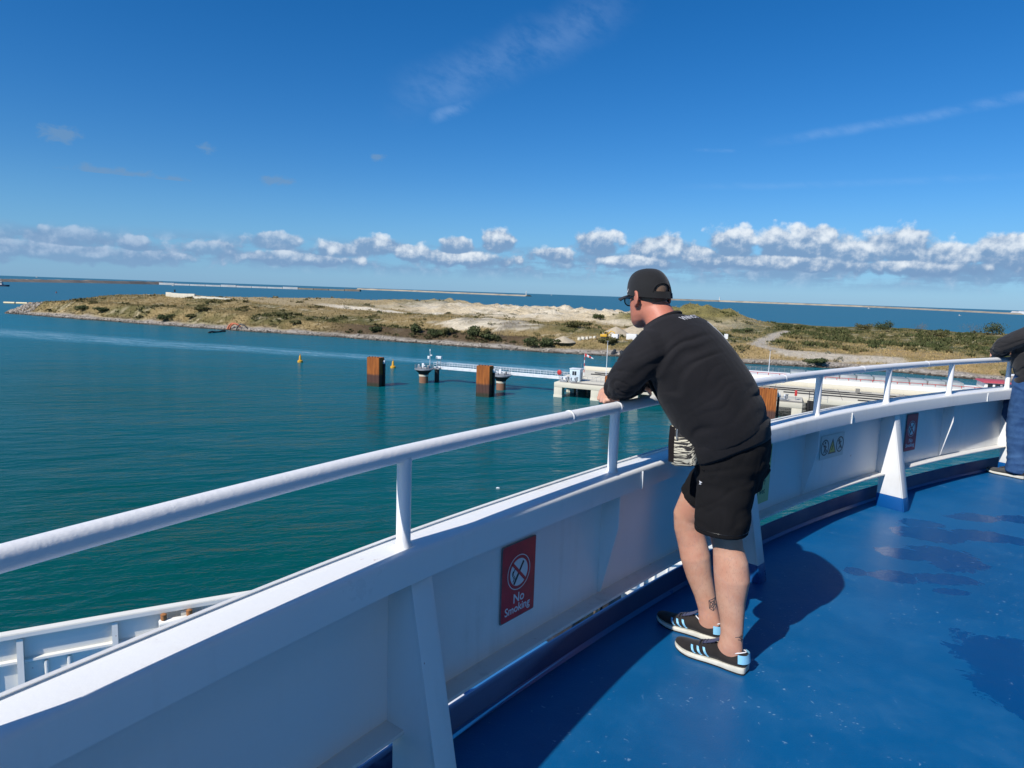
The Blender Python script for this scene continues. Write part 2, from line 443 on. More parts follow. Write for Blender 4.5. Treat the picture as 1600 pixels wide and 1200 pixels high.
mb = MB(); sweep(mb, [(0.110, -0.35), (0.110, 0.105), (0.118, 0.115), (0.126, 0.115), (0.134, 0.105), (0.134, -0.35)], SA, SB)
tag(mb.build('deck_coaming', painted('shaded_blue_coaming_paint', (0.0015, 0.032, 0.130), 0.5, 0.2, (0.01, 0.04, 0.11), 3.0)), kind='structure')  # the ship's blue, darkened so the coaming's deep shade is in the colour
mb = MB(); sweep(mb, [(0.107, 0.0035), (0.107, 0.02), (0.103, 0.016), (0.090, 0.0035)], SA, SB)
tag(mb.build('deck_edge_weld', M_BLUE), kind='structure')
mb = MB(); mb.rings([[side(s, 0.120, -0.36), side(s, 0.120, -6.0)] for s in arange(SA, SB, 0.25)], closed=False)
o = mb.build('superstructure_front', M_WHITE); tag(o, 'white steel front of the superstructure under the blue deck edge', 'ship wall')

# ------------------------------------------------------------------ bulwark
bul = empty('bulwark', side(0, 0, 0), 'curved white steel bulwark with triangular brackets along the blue deck', 'bulwark')
def under(o, root):
    """parent o to root, keeping its geometry where it was written in world coordinates"""
    o.parent = root; o.matrix_parent_inverse = Matrix.Identity(4)
    Mi = root.matrix_basis.inverted()
    o.data.transform(Mi); return o
mb = MB(); sweep(mb, [(0.055, 0.845), (0.063, 0.845), (0.063, 0.275), (0.055, 0.276)], SA, SB)
under(mb.build('panel', M_WHITE), bul)
mb = MB()
# cap with rounded inner edge, then the lip that hangs from it
sweep(mb, [(-0.046, 0.850), (0.074, 0.850), (0.084, 0.846), (0.088, 0.838), (0.086, 0.800), (0.076, 0.800), (0.074, 0.834), (-0.046, 0.832), (-0.050, 0.755), (-0.058, 0.755), (-0.059, 0.835), (-0.056, 0.845)], SA, SB)
under(mb.build('cap_rail', M_WHITE, smooth=50), bul)
mb = MB(); sweep(mb, [(0.060, 0.8535), (0.068, 0.8535), (0.070, 0.857), (0.064, 0.8605), (0.058, 0.857)], SA, SB)
under(mb.build('cap_bead', M_WHITE), bul)
mb = MB(); sweep(mb, [(0.122, 0.250), (0.122, 0.258), (0.0535, 0.274), (-0.018, 0.272), (-0.020, 0.266), (-0.018, 0.260), (0.0535, 0.258)], SA, SB)
under(mb.build('ledge', M_LEDGE), bul)
# weld seams across the lip
def fit_s(u, v, f_off, z):
    """s whose point on the side (offset f_off, height z) is seen along the same line as a photo point"""
    best = None
    for i in range(-200, 600):
        s = i * 0.02; p = side(s, f_off, z); q = p - cam.matrix_world.translation
        loc = cam.matrix_world.to_3x3().transposed() @ q
        uu = 800 + FPX * loc.x / -loc.z
        if loc.z < 0 and (best is None or abs(uu - u) < best[0]): best = (abs(uu - u), s)
    return best[1]
for s in (1.36, 3.98, 6.4):
    under(MB().tube([side(s, -0.0615, z) for z in (0.757, 0.79, 0.835)], 0.0035, 6).build('weld_seam', M_WHITE), bul)
posts = [-2.40, -1.20, 0.0, 1.20, 2.38, 3.55, 4.66, 5.78, 6.9, 8.05, 9.2, 10.35, 11.5]
gusset_s = [-4.75, -2.22, -0.005, 2.50, 4.74, 7.0, 9.3, 11.6]
fin_s = [-3.4, -1.1, 1.22, 3.55, 5.85, 8.15, 10.45]
def gusset(s):
    t = tang(s); w = 0.085
    g = MB()
    # web: tapered plate from panel to flange
    prof = [(0.057, 0.752), (-0.030, 0.752), (-0.040, 0.70), (-0.160, 0.106), (0.030, 0.106), (0.030, 0.205), (0.036, 0.228), (0.057, 0.250)]
    a = [side(s, o, z) for o, z in prof]
    g.prism(a, t * 0.010)
    # flange folded to one side of the web
    fl = [(-0.0315, 0.752), (-0.0415, 0.70), (-0.1615, 0.106)]
    q = []
    for o, z in fl: q.append([side(s, o, z) - t * 0.002, side(s, o, z) + t * w, side(s, o - 0.010, z) + t * w, side(s, o - 0.010, z) - t * 0.002])
    g.rings(q)
    web = under(g.build('gusset', M_WHITE, bevel=0.0015, smooth=30), bul)
    g = MB()
    a = [side(s, o, z) - t * 0.001 for o, z in [(-0.178, 0.0), (0.028, 0.0), (0.032, 0.106), (-0.1615, 0.106)]]
    g.prism(a, t * 0.012)
    q = [[side(s, o, z) - t * 0.002, side(s, o, z) + t * (w + .001), side(s, o - 0.011, z) + t * (w + .001), side(s, o - 0.011, z) - t * 0.002] for o, z in [(-0.1618, 0.106), (-0.179, 0.0)]]
    g.rings(q)
    bs = under(g.build('painted_foot', M_BLUE, bevel=0.0015, smooth=30), bul)
    # third level: the foot belongs to the gusset
    bs.parent = web
for s in gusset_s: gusset(s)
def fin(s):
    t = tang(s); g = MB()
    prof = [(0.057, 0.752), (-0.035, 0.752), (-0.035, 0.60), (-0.028, 0.57), (0.040, 0.285), (0.057, 0.278)]
    g.prism([side(s, o, z) for o, z in prof], t * 0.010)
    under(g.build('fin', M_WHITE, bevel=0.002, smooth=30), bul)
for s in fin_s: fin(s)

# ------------------------------------------------------------------ handrail
hr = empty('handrail', side(0, 0, 0.85), 'white tubular handrail on short posts on top of the curved bulwark', 'handrail')
mb = MB(); mb.tube([side(s, 0, 1.13) for s in arange(SA, SB, 0.06)], 0.0245, 20)
under(mb.build('top_rail', M_RAILW, smooth=180), hr)
for i, s in enumerate(posts):
    p = MB(); c = side(s, 0, 0); n = 18
    zs = [(0.8505, 0.026), (0.858, 0.0235), (0.87, 0.0215), (1.09, 0.0215), (1.105, 0.0225), (1.118, 0.0235)]
    p.rings([[c + Vector((math.cos(2 * PI * k / n) * r, math.sin(2 * PI * k / n) * r, z)) for k in range(n)] for z, r in zs])
    under(p.build('post', M_RAILW, smooth=60), hr)
for s in (0.86, 3.02, 1.215, 4.2, 5.3):
    mb = MB(); k = [side(s + d, 0, 1.13) for d in (-0.006, -0.003, 0.003, 0.006)]
    mb.tube(k, [0.0240, 0.0272, 0.0272, 0.0240], 18, cap=False)
    under(mb.build('weld_ring', M_RAILW, smooth=180), hr)

# ------------------------------------------------------------------ signs
F_BOLD = None
def text_mesh(s, size, bold=0.0, align='CENTER'):
    cu_ = bpy.data.curves.new('lettering', 'FONT'); cu_.body = s; cu_.size = size; cu_.align_x = align; cu_.align_y = 'CENTER'
    cu_.fill_mode = 'BOTH' if hasattr(cu_, 'fill_mode') else cu_.fill_mode
    cu_.extrude = 0.0004; cu_.offset = bold; cu_.resolution_u = 3
    ob = bpy.data.objects.new('tmp', cu_); COL.objects.link(ob)
    dg = bpy.context.evaluated_depsgraph_get(); me = bpy.data.meshes.new_from_object(ob.evaluated_get(dg))
    bpy.data.objects.remove(ob); bpy.data.curves.remove(cu_); return me
M_SIGNRED = mat('sign_red', (0.60, 0.010, 0.022), 0.35, var=0.35, vscale=14, bump=0.1, bscale=20)
M_SIGNWHITE = mat('sign_white', (0.74, 0.74, 0.75), 0.4)
M_SIGNBLACK = mat('sign_black', (0.012, 0.012, 0.014), 0.4)
M_SIGNEDGE = mat('sign_worn_edge', (0.20, 0.19, 0.20), 0.5, var=0.6, vscale=30)
M_SIGNCLEAR = mat('sign_pale_green', (0.58, 0.64, 0.61), 0.35, var=0.15)
M_SIGNYEL = mat('sign_yellow', (0.62, 0.47, 0.05), 0.4)
M_NOTICE = mat('notice_pale_yellow', (0.55, 0.62, 0.25), 0.4, var=0.15)
M_NOTICEINK = mat('notice_green_ink', (0.02, 0.09, 0.04), 0.5)
def disc(r0, r1, z, n=40):
    mb = MB()
    if r0 <= 0: mb.prism([(math.cos(2 * PI * k / n) * r1, math.sin(2 * PI * k / n) * r1, z) for k in range(n)], (0, 0, 0.0006))
    else:
        a = lambda r, zz: [Vector((math.cos(2 * PI * k / n) * r, math.sin(2 * PI * k / n) * r, zz)) for k in range(n)]
        mb.rings([a(r0, z), a(r0, z + .0006), a(r1, z + .0006), a(r1, z), a(r0, z)], cap=False)
    return mb
def bar(x0, y0, x1, y1, w, z, th=0.0006):
    d = Vector((x1 - x0, y1 - y0, 0)).normalized(); p = Vector((-d.y, d.x, 0)) * (w / 2)
    a, b = Vector((x0, y0, z)), Vector((x1, y1, z))
    return MB().prism([a - p, b - p, b + p, a + p], (0, 0, th))
def sign_frame(name, s, z, label, cat, group=None, tilt=0.0, off=0.0505):
    e = empty(name, (0, 0, 0), label, cat, group)
    t = tang(s); up = Vector((0, 0, 1)); nn = -outw(s)
    M = Matrix((t, up, nn)).transposed()
    if tilt: M = M @ Matrix.Rotation(tilt, 3, 'Z')
    e.matrix_world = Matrix.Translation(side(s, off, z)) @ M.to_4x4()
    return e
def rrect(w, h, r, n=5):
    pts = []
    for cx, cy_, a0 in ((w / 2 - r, h / 2 - r, 0), (-w / 2 + r, h / 2 - r, 90), (-w / 2 + r, -h / 2 + r, 180), (w / 2 - r, -h / 2 + r, 270)):
        for k in range(n + 1):
            a = R(a0 + 90 * k / n); pts.append(Vector((cx + math.cos(a) * r, cy_ + math.sin(a) * r, 0)))
    return pts
def offset_mb(mb, dx, dy): bmesh.ops.translate(mb.bm, verts=mb.bm.verts[:], vec=(dx, dy, 0)); return mb
def no_smoking(s, z, label, W=0.205, H=0.300):
    e = sign_frame('no_smoking_sign', s, z, label, 'sign', 'no smoking signs on the bulwark')
    MB().prism(rrect(W, H, 0.006), (0, 0, 0.0025)).build('backing_plate', M_SIGNEDGE, e)
    MB().prism([p + Vector((0.001, 0, 0.0026)) for p in rrect(W - 0.007, H - 0.006, 0.010)], (0, 0, 0.0008)).build('panel', M_SIGNRED, e)
    k = 0.030
    sy = e
    offset_mb(disc(0.0655, 0.0685, 0.0036), 0, k).build('outer_ring', M_SIGNWHITE, e)
    d = offset_mb(disc(0, 0.0530, 0.0036), 0, k).build('white_disc', M_SIGNWHITE, e)
    offset_mb(bar(-0.030, -0.042, 0.026, 0.038, 0.010, 0.0044), 0, k).build('cigarette', M_SIGNBLACK, d)
    sm = MB()
    for j, (x0, y0) in enumerate([(-0.036, -0.030), (-0.030, -0.022)]):
        pts = [Vector((x0 + 0.006 * math.sin(q * 1.3 + j), y0 + q * 0.0085, 0.0048)) for q in range(6)]
        sm.tube(pts, 0.0013, 5)
    offset_mb(sm, 0, k).build('smoke_curl', M_SIGNBLACK, d)
    offset_mb(bar(-0.040, 0.040, 0.040, -0.040, 0.0115, 0.0052), 0, k).build('slash', M_SIGNRED, e)
    me = text_mesh('No', 0.052, 0.0006); link_mesh('lettering', me, M_SIGNWHITE, e).location = (0.004, -0.072, 0.0036)
    me = text_mesh('Smoking', 0.045, 0.0006); link_mesh('lettering', me, M_SIGNWHITE, e).location = (-0.002, -0.112, 0.0036)
    return e
s_ns1 = fit_s(807, 905, 0.05, 0.52)
no_smoking(s_ns1, 0.525, 'scuffed red no smoking sign on the shaded panel nearest the front gusset')
s_ns2 = fit_s(1423, 671, 0.05, 0.52)
no_smoking(s_ns2, 0.545, 'smaller looking red no smoking sign far along, beside the sunlit white gusset', 0.20, 0.32)
# three pictograms on a pale sheet
s_hz = fit_s(1299, 697, 0.05, 0.5)
e = sign_frame('hazard_sign', s_hz, 0.575, 'pale sign with two round ban symbols and a yellow warning triangle', 'sign')
MB().prism(rrect(0.36, 0.175, 0.004), (0, 0, 0.0018)).build('panel', M_SIGNCLEAR, e)
for i, cx in enumerate((-0.115, 0.118)):
    offset_mb(disc(0.050, 0.059, 0.0020), cx, 0).build('ban_ring', M_SIGNBLACK, e)
    fig = MB()
    seg = [(0, .018, 0, -.012, .014), (0, -.01, -.014, -.040, .010), (0, -.01, .014, -.040, .010), (-.024, .012, .024, .002, .009)] if i == 0 else [(-.008, .03, .006, -.01, .013), (.006, -.01, -.018, -.034, .010), (.006, -.01, .022, -.030, .010), (-.022, .004, .02, .02, .008)]
    for (x0, y0, x1, y1, w) in seg:
        d_ = Vector((x1 - x0, y1 - y0, 0)).normalized(); p_ = Vector((-d_.y, d_.x, 0)) * (w / 2); a_, b_ = Vector((x0, y0, .0021)), Vector((x1, y1, .0021))
        fig.prism([a_ - p_, b_ - p_, b_ + p_, a_ + p_], (0, 0, 0.0005 + 0.00013 * seg.index((x0, y0, x1, y1, w))))
    n_ = 14; fig.prism([(math.cos(2 * PI * k / n_) * .010 + (0 if i == 0 else -.012), math.sin(2 * PI * k / n_) * .010 + .034, .0021) for k in range(n_)], (0, 0, 0.0005))
    offset_mb(fig, cx, 0).build('pictogram', M_SIGNBLACK, e)
    offset_mb(bar(-0.038, 0.036, 0.038, -0.036, 0.007, 0.0029), cx, 0).build('ban_slash', M_SIGNBLACK, e)
MB().prism([(-0.060, -0.055, 0.002), (0.060, -0.055, 0.002), (0, 0.058, 0.002)], (0, 0, 0.0005)).build('triangle_border', M_SIGNBLACK, e)
MB().prism([(-0.043, -0.045, 0.0027), (0.043, -0.045, 0.0027), (0, 0.036, 0.0027)], (0, 0, 0.0004)).build('triangle', M_SIGNYEL, e)
sl = bar(-0.012, -0.030, 0.008, 0.010, 0.008, 0.0033); sl.build('pictogram', M_SIGNBLACK, e)
# yellow notice, mostly behind the man
s_nt = fit_s(1204, 735, 0.05, 0.5) - 0.155
e = sign_frame('notice_sign', s_nt, 0.535, 'pale yellow green caution notice half hidden behind the man in shorts', 'sign')
MB().prism(rrect(0.315, 0.41, 0.004), (0, 0, 0.0018)).build('panel', M_NOTICE, e)
for txt, y, sz in (('Caution', 0.075, 0.062), ('decks can', 0.0, 0.050), ('be slippery', -0.065, 0.046), ('when wet', -0.130, 0.050)):
    link_mesh('lettering', text_mesh(txt, sz, 0.0008), M_NOTICEINK, e).location = (0, y, 0.0019)

# ------------------------------------------------------------------ lower foredeck
LD = -6.0
def smooth_line(pts, n=14):
    out = []
    P = [Vector(p) for p in pts]
    for i in range(len(P) - 1):
        p0, p1, p2, p3 = P[max(i - 1, 0)], P[i], P[i + 1], P[min(i + 2, len(P) - 1)]
        for k in range(n):
            t = k / n
            out.append(0.5 * ((2 * p1) + (-p0 + p2) * t + (2 * p0 - 5 * p1 + 4 * p2 - p3) * t * t + (-p0 + 3 * p1 - 3 * p2 + p3) * t ** 3))
    out.append(P[-1]); return out
low = smooth_line([(-18.0, 6.3, 0), (-13.0, 9.35, 0), (-9.14, 11.56, 0), (-5.39, 13.62, 0), (-1.0, 15.85, 0), (3.6, 17.35, 0), (7.2, 17.0, 0), (10.2, 14.6, 0), (12.2, 10.8, 0), (13.2, 6.5, 0)])
def low_n(i):
    t = (low[min(i + 1, len(low) - 1)] - low[max(i - 1, 0)]).normalized(); return Vector((-t.y, t.x, 0)), t
def low_pt(i, off, z): n, t = low_n(i); return low[i] + n * off + Vector((0, 0, DZ + LD + z))
M_FDECK = painted('foredeck_blue_paint', (0.03, 0.17, 0.40), 0.4, 0.6, (0.16, 0.30, 0.42), 0.9)
mb = MB(); cen = Vector((0.5, 6.0, DZ + LD))
for i in range(len(low) - 1): mb.poly([cen, low_pt(i + 1, -0.01, 0), low_pt(i, -0.01, 0)])
bmesh.ops.remove_doubles(mb.bm, verts=mb.bm.verts[:], dist=1e-4)
fd = mb.build('foredeck', M_FDECK, smooth=None); tag(fd, kind='structure')
lb = empty('foredeck_bulwark', low_pt(28, 0, 0), 'lower white bulwark of the foredeck with upright stiffeners, seen below the rail', 'bulwark')
def lsweep(name, prof, m):
    g = MB(); g.rings([[low_pt(i, o, z) for o, z in prof] for i in range(len(low))]); return under(g.build(name, m), lb)
lsweep('panel', [(0, 0), (0.012, 0), (0.012, 1.15), (0, 1.15)], M_CREAM)
lsweep('cap_rail', [(-0.10, 1.150), (-0.10, 1.14), (-0.085, 1.14), (-0.085, 1.128), (0.05, 1.128), (0.05, 1.163), (-0.09, 1.163)], M_CREAM)
lsweep('lip', [(-0.100, 1.138), (-0.110, 1.138), (-0.110, 1.06), (-0.100, 1.06)], M_CREAM)
lsweep('stiffener', [(-0.002, 0.62), (-0.07, 0.60), (-0.075, 0.56), (-0.002, 0.50)], M_CREAM)
acc = 0.0; nxt = 0.6; k = 0
for i in range(1, len(low)):
    acc += (low[i] - low[i - 1]).length
    if acc > nxt:
        n, t = low_n(i); k += 1; nxt += 1.25
        g = MB()
        g.prism([low_pt(i, o, z) - t * 0.006 for o, z in [(0.003, 0.0), (-0.17, 0.0), (-0.070, 0.98), (-0.070, 1.025), (0.003, 1.025)]], t * 0.012)
        q = [[low_pt(i, o, z) - t * 0.05, low_pt(i, o, z) + t * 0.05, low_pt(i, o - .012, z) + t * 0.05, low_pt(i, o - .012, z) - t * 0.05] for o, z in [(-0.072, 1.025), (-0.072, 0.98), (-0.172, 0.0)]]
        g.rings(q)
        under(g.build('stanchion', M_CREAM), lb)
        for d in (0.38, 0.74):
            g = MB(); b0 = low_pt(i, 0, 0)
            g.tube([b0 + t * d - n * 0.03 + Vector((0, 0, 0.01)), b0 + t * d - n * 0.03 + Vector((0, 0, 0.50))], 0.035, 8)
            under(g.build('small_stiffener', M_CREAM), lb)
# roller fairlead on the bulwark near where the two lines cross
i0 = min(range(len(low)), key=lambda i: (low[i] - Vector((-6.45, 13.05, 0))).length)
n, t = low_n(i0)
fl = empty('roller_fairlead', low_pt(i0, -0.2, 0.93), 'cream roller fairlead with rusty pins on the inside of the lower bulwark', 'fairlead')
M_RUSTO = mat('orange_rust', (0.42, 0.17, 0.05), 0.8, var=0.5, vscale=20)
b0 = low_pt(i0, -0.20, 0.90)
under(MB().tube([b0 - t * 0.45, b0 - t * 0.43, b0 + t * 0.40, b0 + t * 0.42], [0.05, 0.07, 0.07, 0.05], 12).build('roller', M_CREAM, smooth=50), fl)
under(MB().box(b0 + Vector((0, 0, -0.42)), (0.9, 0.22, 0.65), rot_z(math.atan2(t.y, t.x))).build('base', M_CREAM), fl)
for d in (-0.36, 0.10): under(MB().tube([b0 + t * d + Vector((0, 0, .06)), b0 + t * d + Vector((0, 0, .17)), b0 + t * d + Vector((0, 0, .19))], [0.055, 0.06, 0.03], 10).build('pin', M_RUSTO, smooth=50), fl)
under(MB().tube([b0 + t * 0.48 + Vector((0, 0, .1)), b0 + t * 0.62 + Vector((0, 0, .12)), b0 + t * 0.72 + Vector((0, 0, .04)), b0 + t * 0.6 + Vector((0, 0, -.02))], 0.025, 8).build('shackle', M_CREAM, smooth=60), fl)
# gear on the foredeck, seen through the slot under the bulwark
M_DARKST = mat('dark_greased_steel', (0.03, 0.032, 0.036), 0.45, var=0.4)
def low_at(u, v, z=LD):
    d = ray(u, v); tt = (z - 1.6) / d.z
    return Vector((d.x * tt, d.y * tt, DZ + z))
p = low_at(905, 985); w = empty('mooring_winch', p, 'dark mooring winch with drum standing on the foredeck below the slot', 'winch')
w.rotation_euler = (0, 0, R(35))
MB().box((0, 0, 0.1), (1.9, 1.1, 0.2)).build('bed', M_DARKST, w, bevel=0.02)
MB().tube([(-0.55, 0, 0.65), (0.35, 0, 0.65)], 0.30, 20).build('drum', M_DARKST, w)
for x in (-0.6, 0.4): MB().tube([(x - .03, 0, .65), (x + .03, 0, .65)], 0.5, 24).build('flange', M_DARKST, w)
MB().box((0.75, 0, 0.6), (0.5, 0.6, 0.8)).build('gearbox', M_DARKST, w, bevel=0.04)
M_ROPE = mat('tan_rope', (0.42, 0.26, 0.15), 0.9, var=0.4, vscale=40, bump=0.8, bscale=60, bdist=0.01)
g = MB()
for k in range(7):
    r = 0.31 + 0.012 * (k % 2); g.tube([(-0.50 + k * 0.125, math.cos(a) * r, 0.65 + math.sin(a) * r) for a in [2 * PI * j / 20 for j in range(21)]], 0.06, 7, cap=False)
rp = g.build('rope_coil', M_ROPE, None, smooth=180); rp.location = p; rp.rotation_euler = (0, 0, R(35)); tag(rp, 'tan mooring rope wound on the dark winch drum', 'rope')
for j, (u, v, lab) in enumerate([(1072, 884, 'pair of white mooring bollards by the far bow bulwark'), (960, 955, 'pair of bollards on the pale blue foredeck beyond the winch')]):
    q = low_at(u, v); bo = empty('mooring_bollard', q, lab, 'bollard'); bo.rotation_euler = (0, 0, R(20))
    MB().box((0, 0, 0.05), (1.3, 0.5, 0.1)).build('base', M_CREAM, bo, bevel=0.015)
    for x in (-0.38, 0.38): MB().rings([[Vector((x + math.cos(2 * PI * k / 20) * r, math.sin(2 * PI * k / 20) * r, z)) for k in range(20)] for z, r in ((0.1, .19), (.62, .19), (.63, .23), (.72, .23), (.74, .19))]).build('bollard_post', M_CREAM, bo)
q = low_at(610, 1180); hb = empty('deck_hatch', q, 'white hatch box with small window down on the foredeck', 'hatch'); hb.rotation_euler = (0, 0, R(30))
MB().box((0, 0, 0.45), (2.2, 1.5, 0.9)).build('coaming', M_WHITE, hb, bevel=0.03)
MB().box((0, 0, 0.93), (2.3, 1.6, 0.06)).build('lid', M_WHITE, hb, bevel=0.02)
MB().box((0.2, 0, 0.975), (0.8, 0.6, 0.03)).build('window', mat('hatch_glass', (0.10, 0.2, 0.24), 0.1), hb, bevel=0.01)

# hull of the ship below the foredeck
mb = MB()
rr = []
for i in range(len(low)):
    n, t = low_n(i); k = 1.0
    rr.append([low_pt(i, 0.012, 0.0), low_pt(i, -0.4, -3.0), low_pt(i, -1.5, -9.0), low_pt(i, -2.3, -16.6)])
mb.rings(rr, closed=False)
hull = mb.build('ship_hull', mat('hull_white', (0.75, 0.76, 0.77), 0.35, var=0.1), smooth=60); tag(hull, 'flared white ferry bow below the foredeck bulwark', 'ship hull')

# ------------------------------------------------------------------ unseen wall added behind the camera, its windows dark to deepen the bulwark's shade
dh = empty('unseen_deckhouse', side(0, -3.8, 0), 'unseen white wall with dark windows, added behind the view to shade the bulwark', 'unseen_deckhouse')
M_TINT = mat('tinted_window_glass', (0.012, 0.016, 0.02), 0.05)
OW = -3.6
mb = MB(); sweep(mb, [(OW, 0), (OW - 0.25, 0), (OW - 0.25, 0.75), (OW, 0.75)], -6, 9.6, 0.5)
under(mb.build('lower_wall', M_WHITE), dh)
mb = MB(); sweep(mb, [(OW, 2.35), (OW - 0.25, 2.35), (OW - 0.25, 3.6), (OW, 3.6)], -6, 9.6, 0.5)
under(mb.build('upper_wall', M_WHITE), dh)
mb = MB(); sweep(mb, [(OW, 5.0), (OW - 0.25, 5.0), (OW - 0.25, 6.4), (OW, 6.4)], -6, 9.6, 0.5)
under(mb.build('bridge_front', M_WHITE), dh)
for lo, hi in ((0.75, 2.35), (3.6, 5.0)):
    for k in range(10):
        s0 = -6 + k * 1.56
        mb = MB(); mb.rings([[side(s, o, z) for o, z in [(OW - 0.06, lo), (OW - 0.2, lo), (OW - 0.2, hi), (OW - 0.06, hi)]] for s in (s0 + 0.06, s0 + 1.50)])
        under(mb.build('window', M_TINT, smooth=None), dh)
        mb = MB(); mb.rings([[side(s, o, z) for o, z in [(OW - 0.01, lo), (OW - 0.24, lo), (OW - 0.24, hi), (OW - 0.01, hi)]] for s in (s0 - 0.055, s0 + 0.055)])
        under(mb.build('mullion', M_WHITE, smooth=None), dh)
# ------------------------------------------------------------------ sea
def sea_material():
    m = bpy.data.materials.new('sea_water'); m.use_nodes = True
    N = NT(m.node_tree); b = m.node_tree.nodes['Principled BSDF']
    pos = X(N, N.new('ShaderNodeTexCoord').outputs['Object'])
    x, y, z = N.sep(pos)
    dist = N.vmath('LENGTH', pos)
    # murky harbour water: greener in the basin by the quay, bluer outside
    f = N.smooth(y + x * 0.35, 40, 260)
    c = N.mix(f, (0.0005, 0.068, 0.058), (0.0005, 0.130, 0.178))
    c = N.mix(N.smooth(y, 350, 900), c, (0.002, 0.118, 0.178))
    c = N.mix(N.smooth(N.noise(N.vec(x * 0.004, y * 0.012, 0.0), 1.0, 4, 0.6), 0.4, 0.7) * 0.35, c, (0.010, 0.120, 0.150))
    # churned wake of a ferry that went by
    yw = 218.5 + (12.0 - x) * 0.292 + N.noise(N.vec(x * 0.012, 0.0, 0.0), 1.0, 2) * 14.0 - 7.0
    wid = N.lin(x, -240, 60, 26.0, 4.5)
    core = N.smooth(((y - yw) / wid).abs(), 1.0, 0.15) * N.smooth(x, 130, 40)
    streak = N.noise(N.vec(x * 0.05 + y * 0.012, (y - yw) * 0.22, 0.0), 1.0, 6, 0.68)
    foam = core * N.smooth(streak, 0.34, 0.66)
    frost = N.noise(N.vec(x * 0.5, y * 0.5, 0.0), 1.0, 4, 0.7)
    c = N.mix(core * 0.30 + foam * 0.38, c, (0.13, 0.33, 0.41))
    c = N.mix(foam * N.smooth(frost, 0.5, 0.65) * 0.6, c, (0.40, 0.52, 0.56))
    caps = N.smooth(N.noise(N.vec(x * 0.35, y * 0.35, 4.0), 1.0, 3, 0.7), 0.765, 0.79) * N.smooth(dist, 120, 60)
    c = N.mix(caps * 0.7, c, (0.5, 0.58, 0.6))
    # wind waves: crests run nearly across the view
    a, sn = math.cos(R(18)), math.sin(R(18))
    u = x * a + y * sn; v = y * a - x * sn
    w0 = N.noise(N.vec(u * 0.030, v * 0.075, 0.0), 1.0, 3, 0.55)
    w1 = N.noise(N.vec(u * 0.16, v * 0.42, 1.0), 1.0, 4, 0.6, 0.3)
    w2 = N.noise(N.vec(u * 0.75, v * 1.7, 2.0), 1.0, 4, 0.62, 0.3)
    calm = N.lin(N.noise(N.vec(x * 0.006, y * 0.018, 6.0), 1.0, 3), 0.35, 0.65, 0.55, 1.15)
    h = w0 * 1.1 + w1 * 0.55 * calm + w2 * 0.12 * calm
    nrm = N.bump(h, 1.0, 0.72)
    m.node_tree.nodes.remove(b)
    df = N.new('ShaderNodeBsdfDiffuse'); N.link(c, df.inputs['Color']); N.link(nrm, df.inputs['Normal'])
    gl = N.new('ShaderNodeBsdfGlossy'); N.link(N.smooth(dist, 60, 700, 0.08, 0.32) + foam * 0.3, gl.inputs['Roughness']); N.link(nrm, gl.inputs['Normal'])
    fr = N.new('ShaderNodeFresnel'); fr.inputs['IOR'].default_value = 1.333; N.link(nrm, fr.inputs['Normal'])
    # a rough sea never mirrors fully at a grazing angle: its wave faces lean towards the eye
    fac = (X(N, fr.outputs[0]) * 0.80).min(0.34)
    mx = N.new('ShaderNodeMixShader'); N.link(fac, mx.inputs[0]); N.link(df.outputs[0], mx.inputs[1]); N.link(gl.outputs[0], mx.inputs[2])
    N.link(mx.outputs[0], m.node_tree.nodes['Material Output'].inputs['Surface'])
    return m
mb = MB()
rr = [0, 60, 150, 400, 1200, 4000, 15000, 70000]
n = 48
vs = [[mb.bm.verts.new((0, 0, 0))]] + [[mb.bm.verts.new((math.cos(2 * PI * k / n) * r, math.sin(2 * PI * k / n) * r, 0)) for k in range(n)] for r in rr[1:]]
for k in range(n): mb.bm.faces.new((vs[0][0], vs[1][k], vs[1][(k + 1) % n]))
for i in range(1, len(vs) - 1):
    for k in range(n): mb.bm.faces.new((vs[i][k], vs[i + 1][k], vs[i + 1][(k + 1) % n], vs[i][(k + 1) % n]))
tag(mb.build('sea', sea_material(), smooth=None), kind='structure')

# ------------------------------------------------------------------ island of sand and scrub
AX, TX = Vector((0.913, -0.407)), Vector((0.407, 0.913))       # along the shore, inland
SHORE = [(-560, 330), (-520, 300), (-496, 282), (-487, 272), (-470, 264), (-410, 260.5), (-349, 258), (-302, 258), (-258, 259.3), (-211, 262), (-167, 260), (-127, 259.3), (-99, 260), (-73, 266), (-27, 272), (-9, 277), (13, 282.7), (27, 282.5), (56, 272.3), (62, 272), (110, 268), (200, 262), (420, 260)]
def interp(tab, a):
    if a <= tab[0][0]: return tab[0][1]
    for (a0, v0), (a1, v1) in zip(tab, tab[1:]):
        if a <= a1: return v0 + (v1 - v0) * (a - a0) / (a1 - a0)
    return tab[-1][1]
def fbm(x, y, z=0.0, o=4):
    return mnoise.fractal(Vector((x, y, z)), 0.9, 2.0, o)
def sst(x, a, b):
    t = min(1, max(0, (x - a) / (b - a))); return t * t * (3 - 2 * t)
DEPTH = [(-487, 40), (-470, 95), (-440, 125), (-380, 150), (-330, 250), (-250, 330), (-120, 360), (0, 350), (150, 330), (420, 330)]
CREST = [(-487, 3.0), (-478, 7), (-455, 12.5), (-420, 14.2), (-340, 14.6), (-300, 13.4), (-270, 11.0), (-230, 8.6), (-180, 8.0), (-120, 7.0), (-60, 7.4), (20, 6.0), (80, 5.2), (300, 5.0)]
def w2(a, t): p = AX * a + TX * t; return p.x, p.y
def to_at(x, y): v = Vector((x, y)); return v.dot(AX), v.dot(TX)
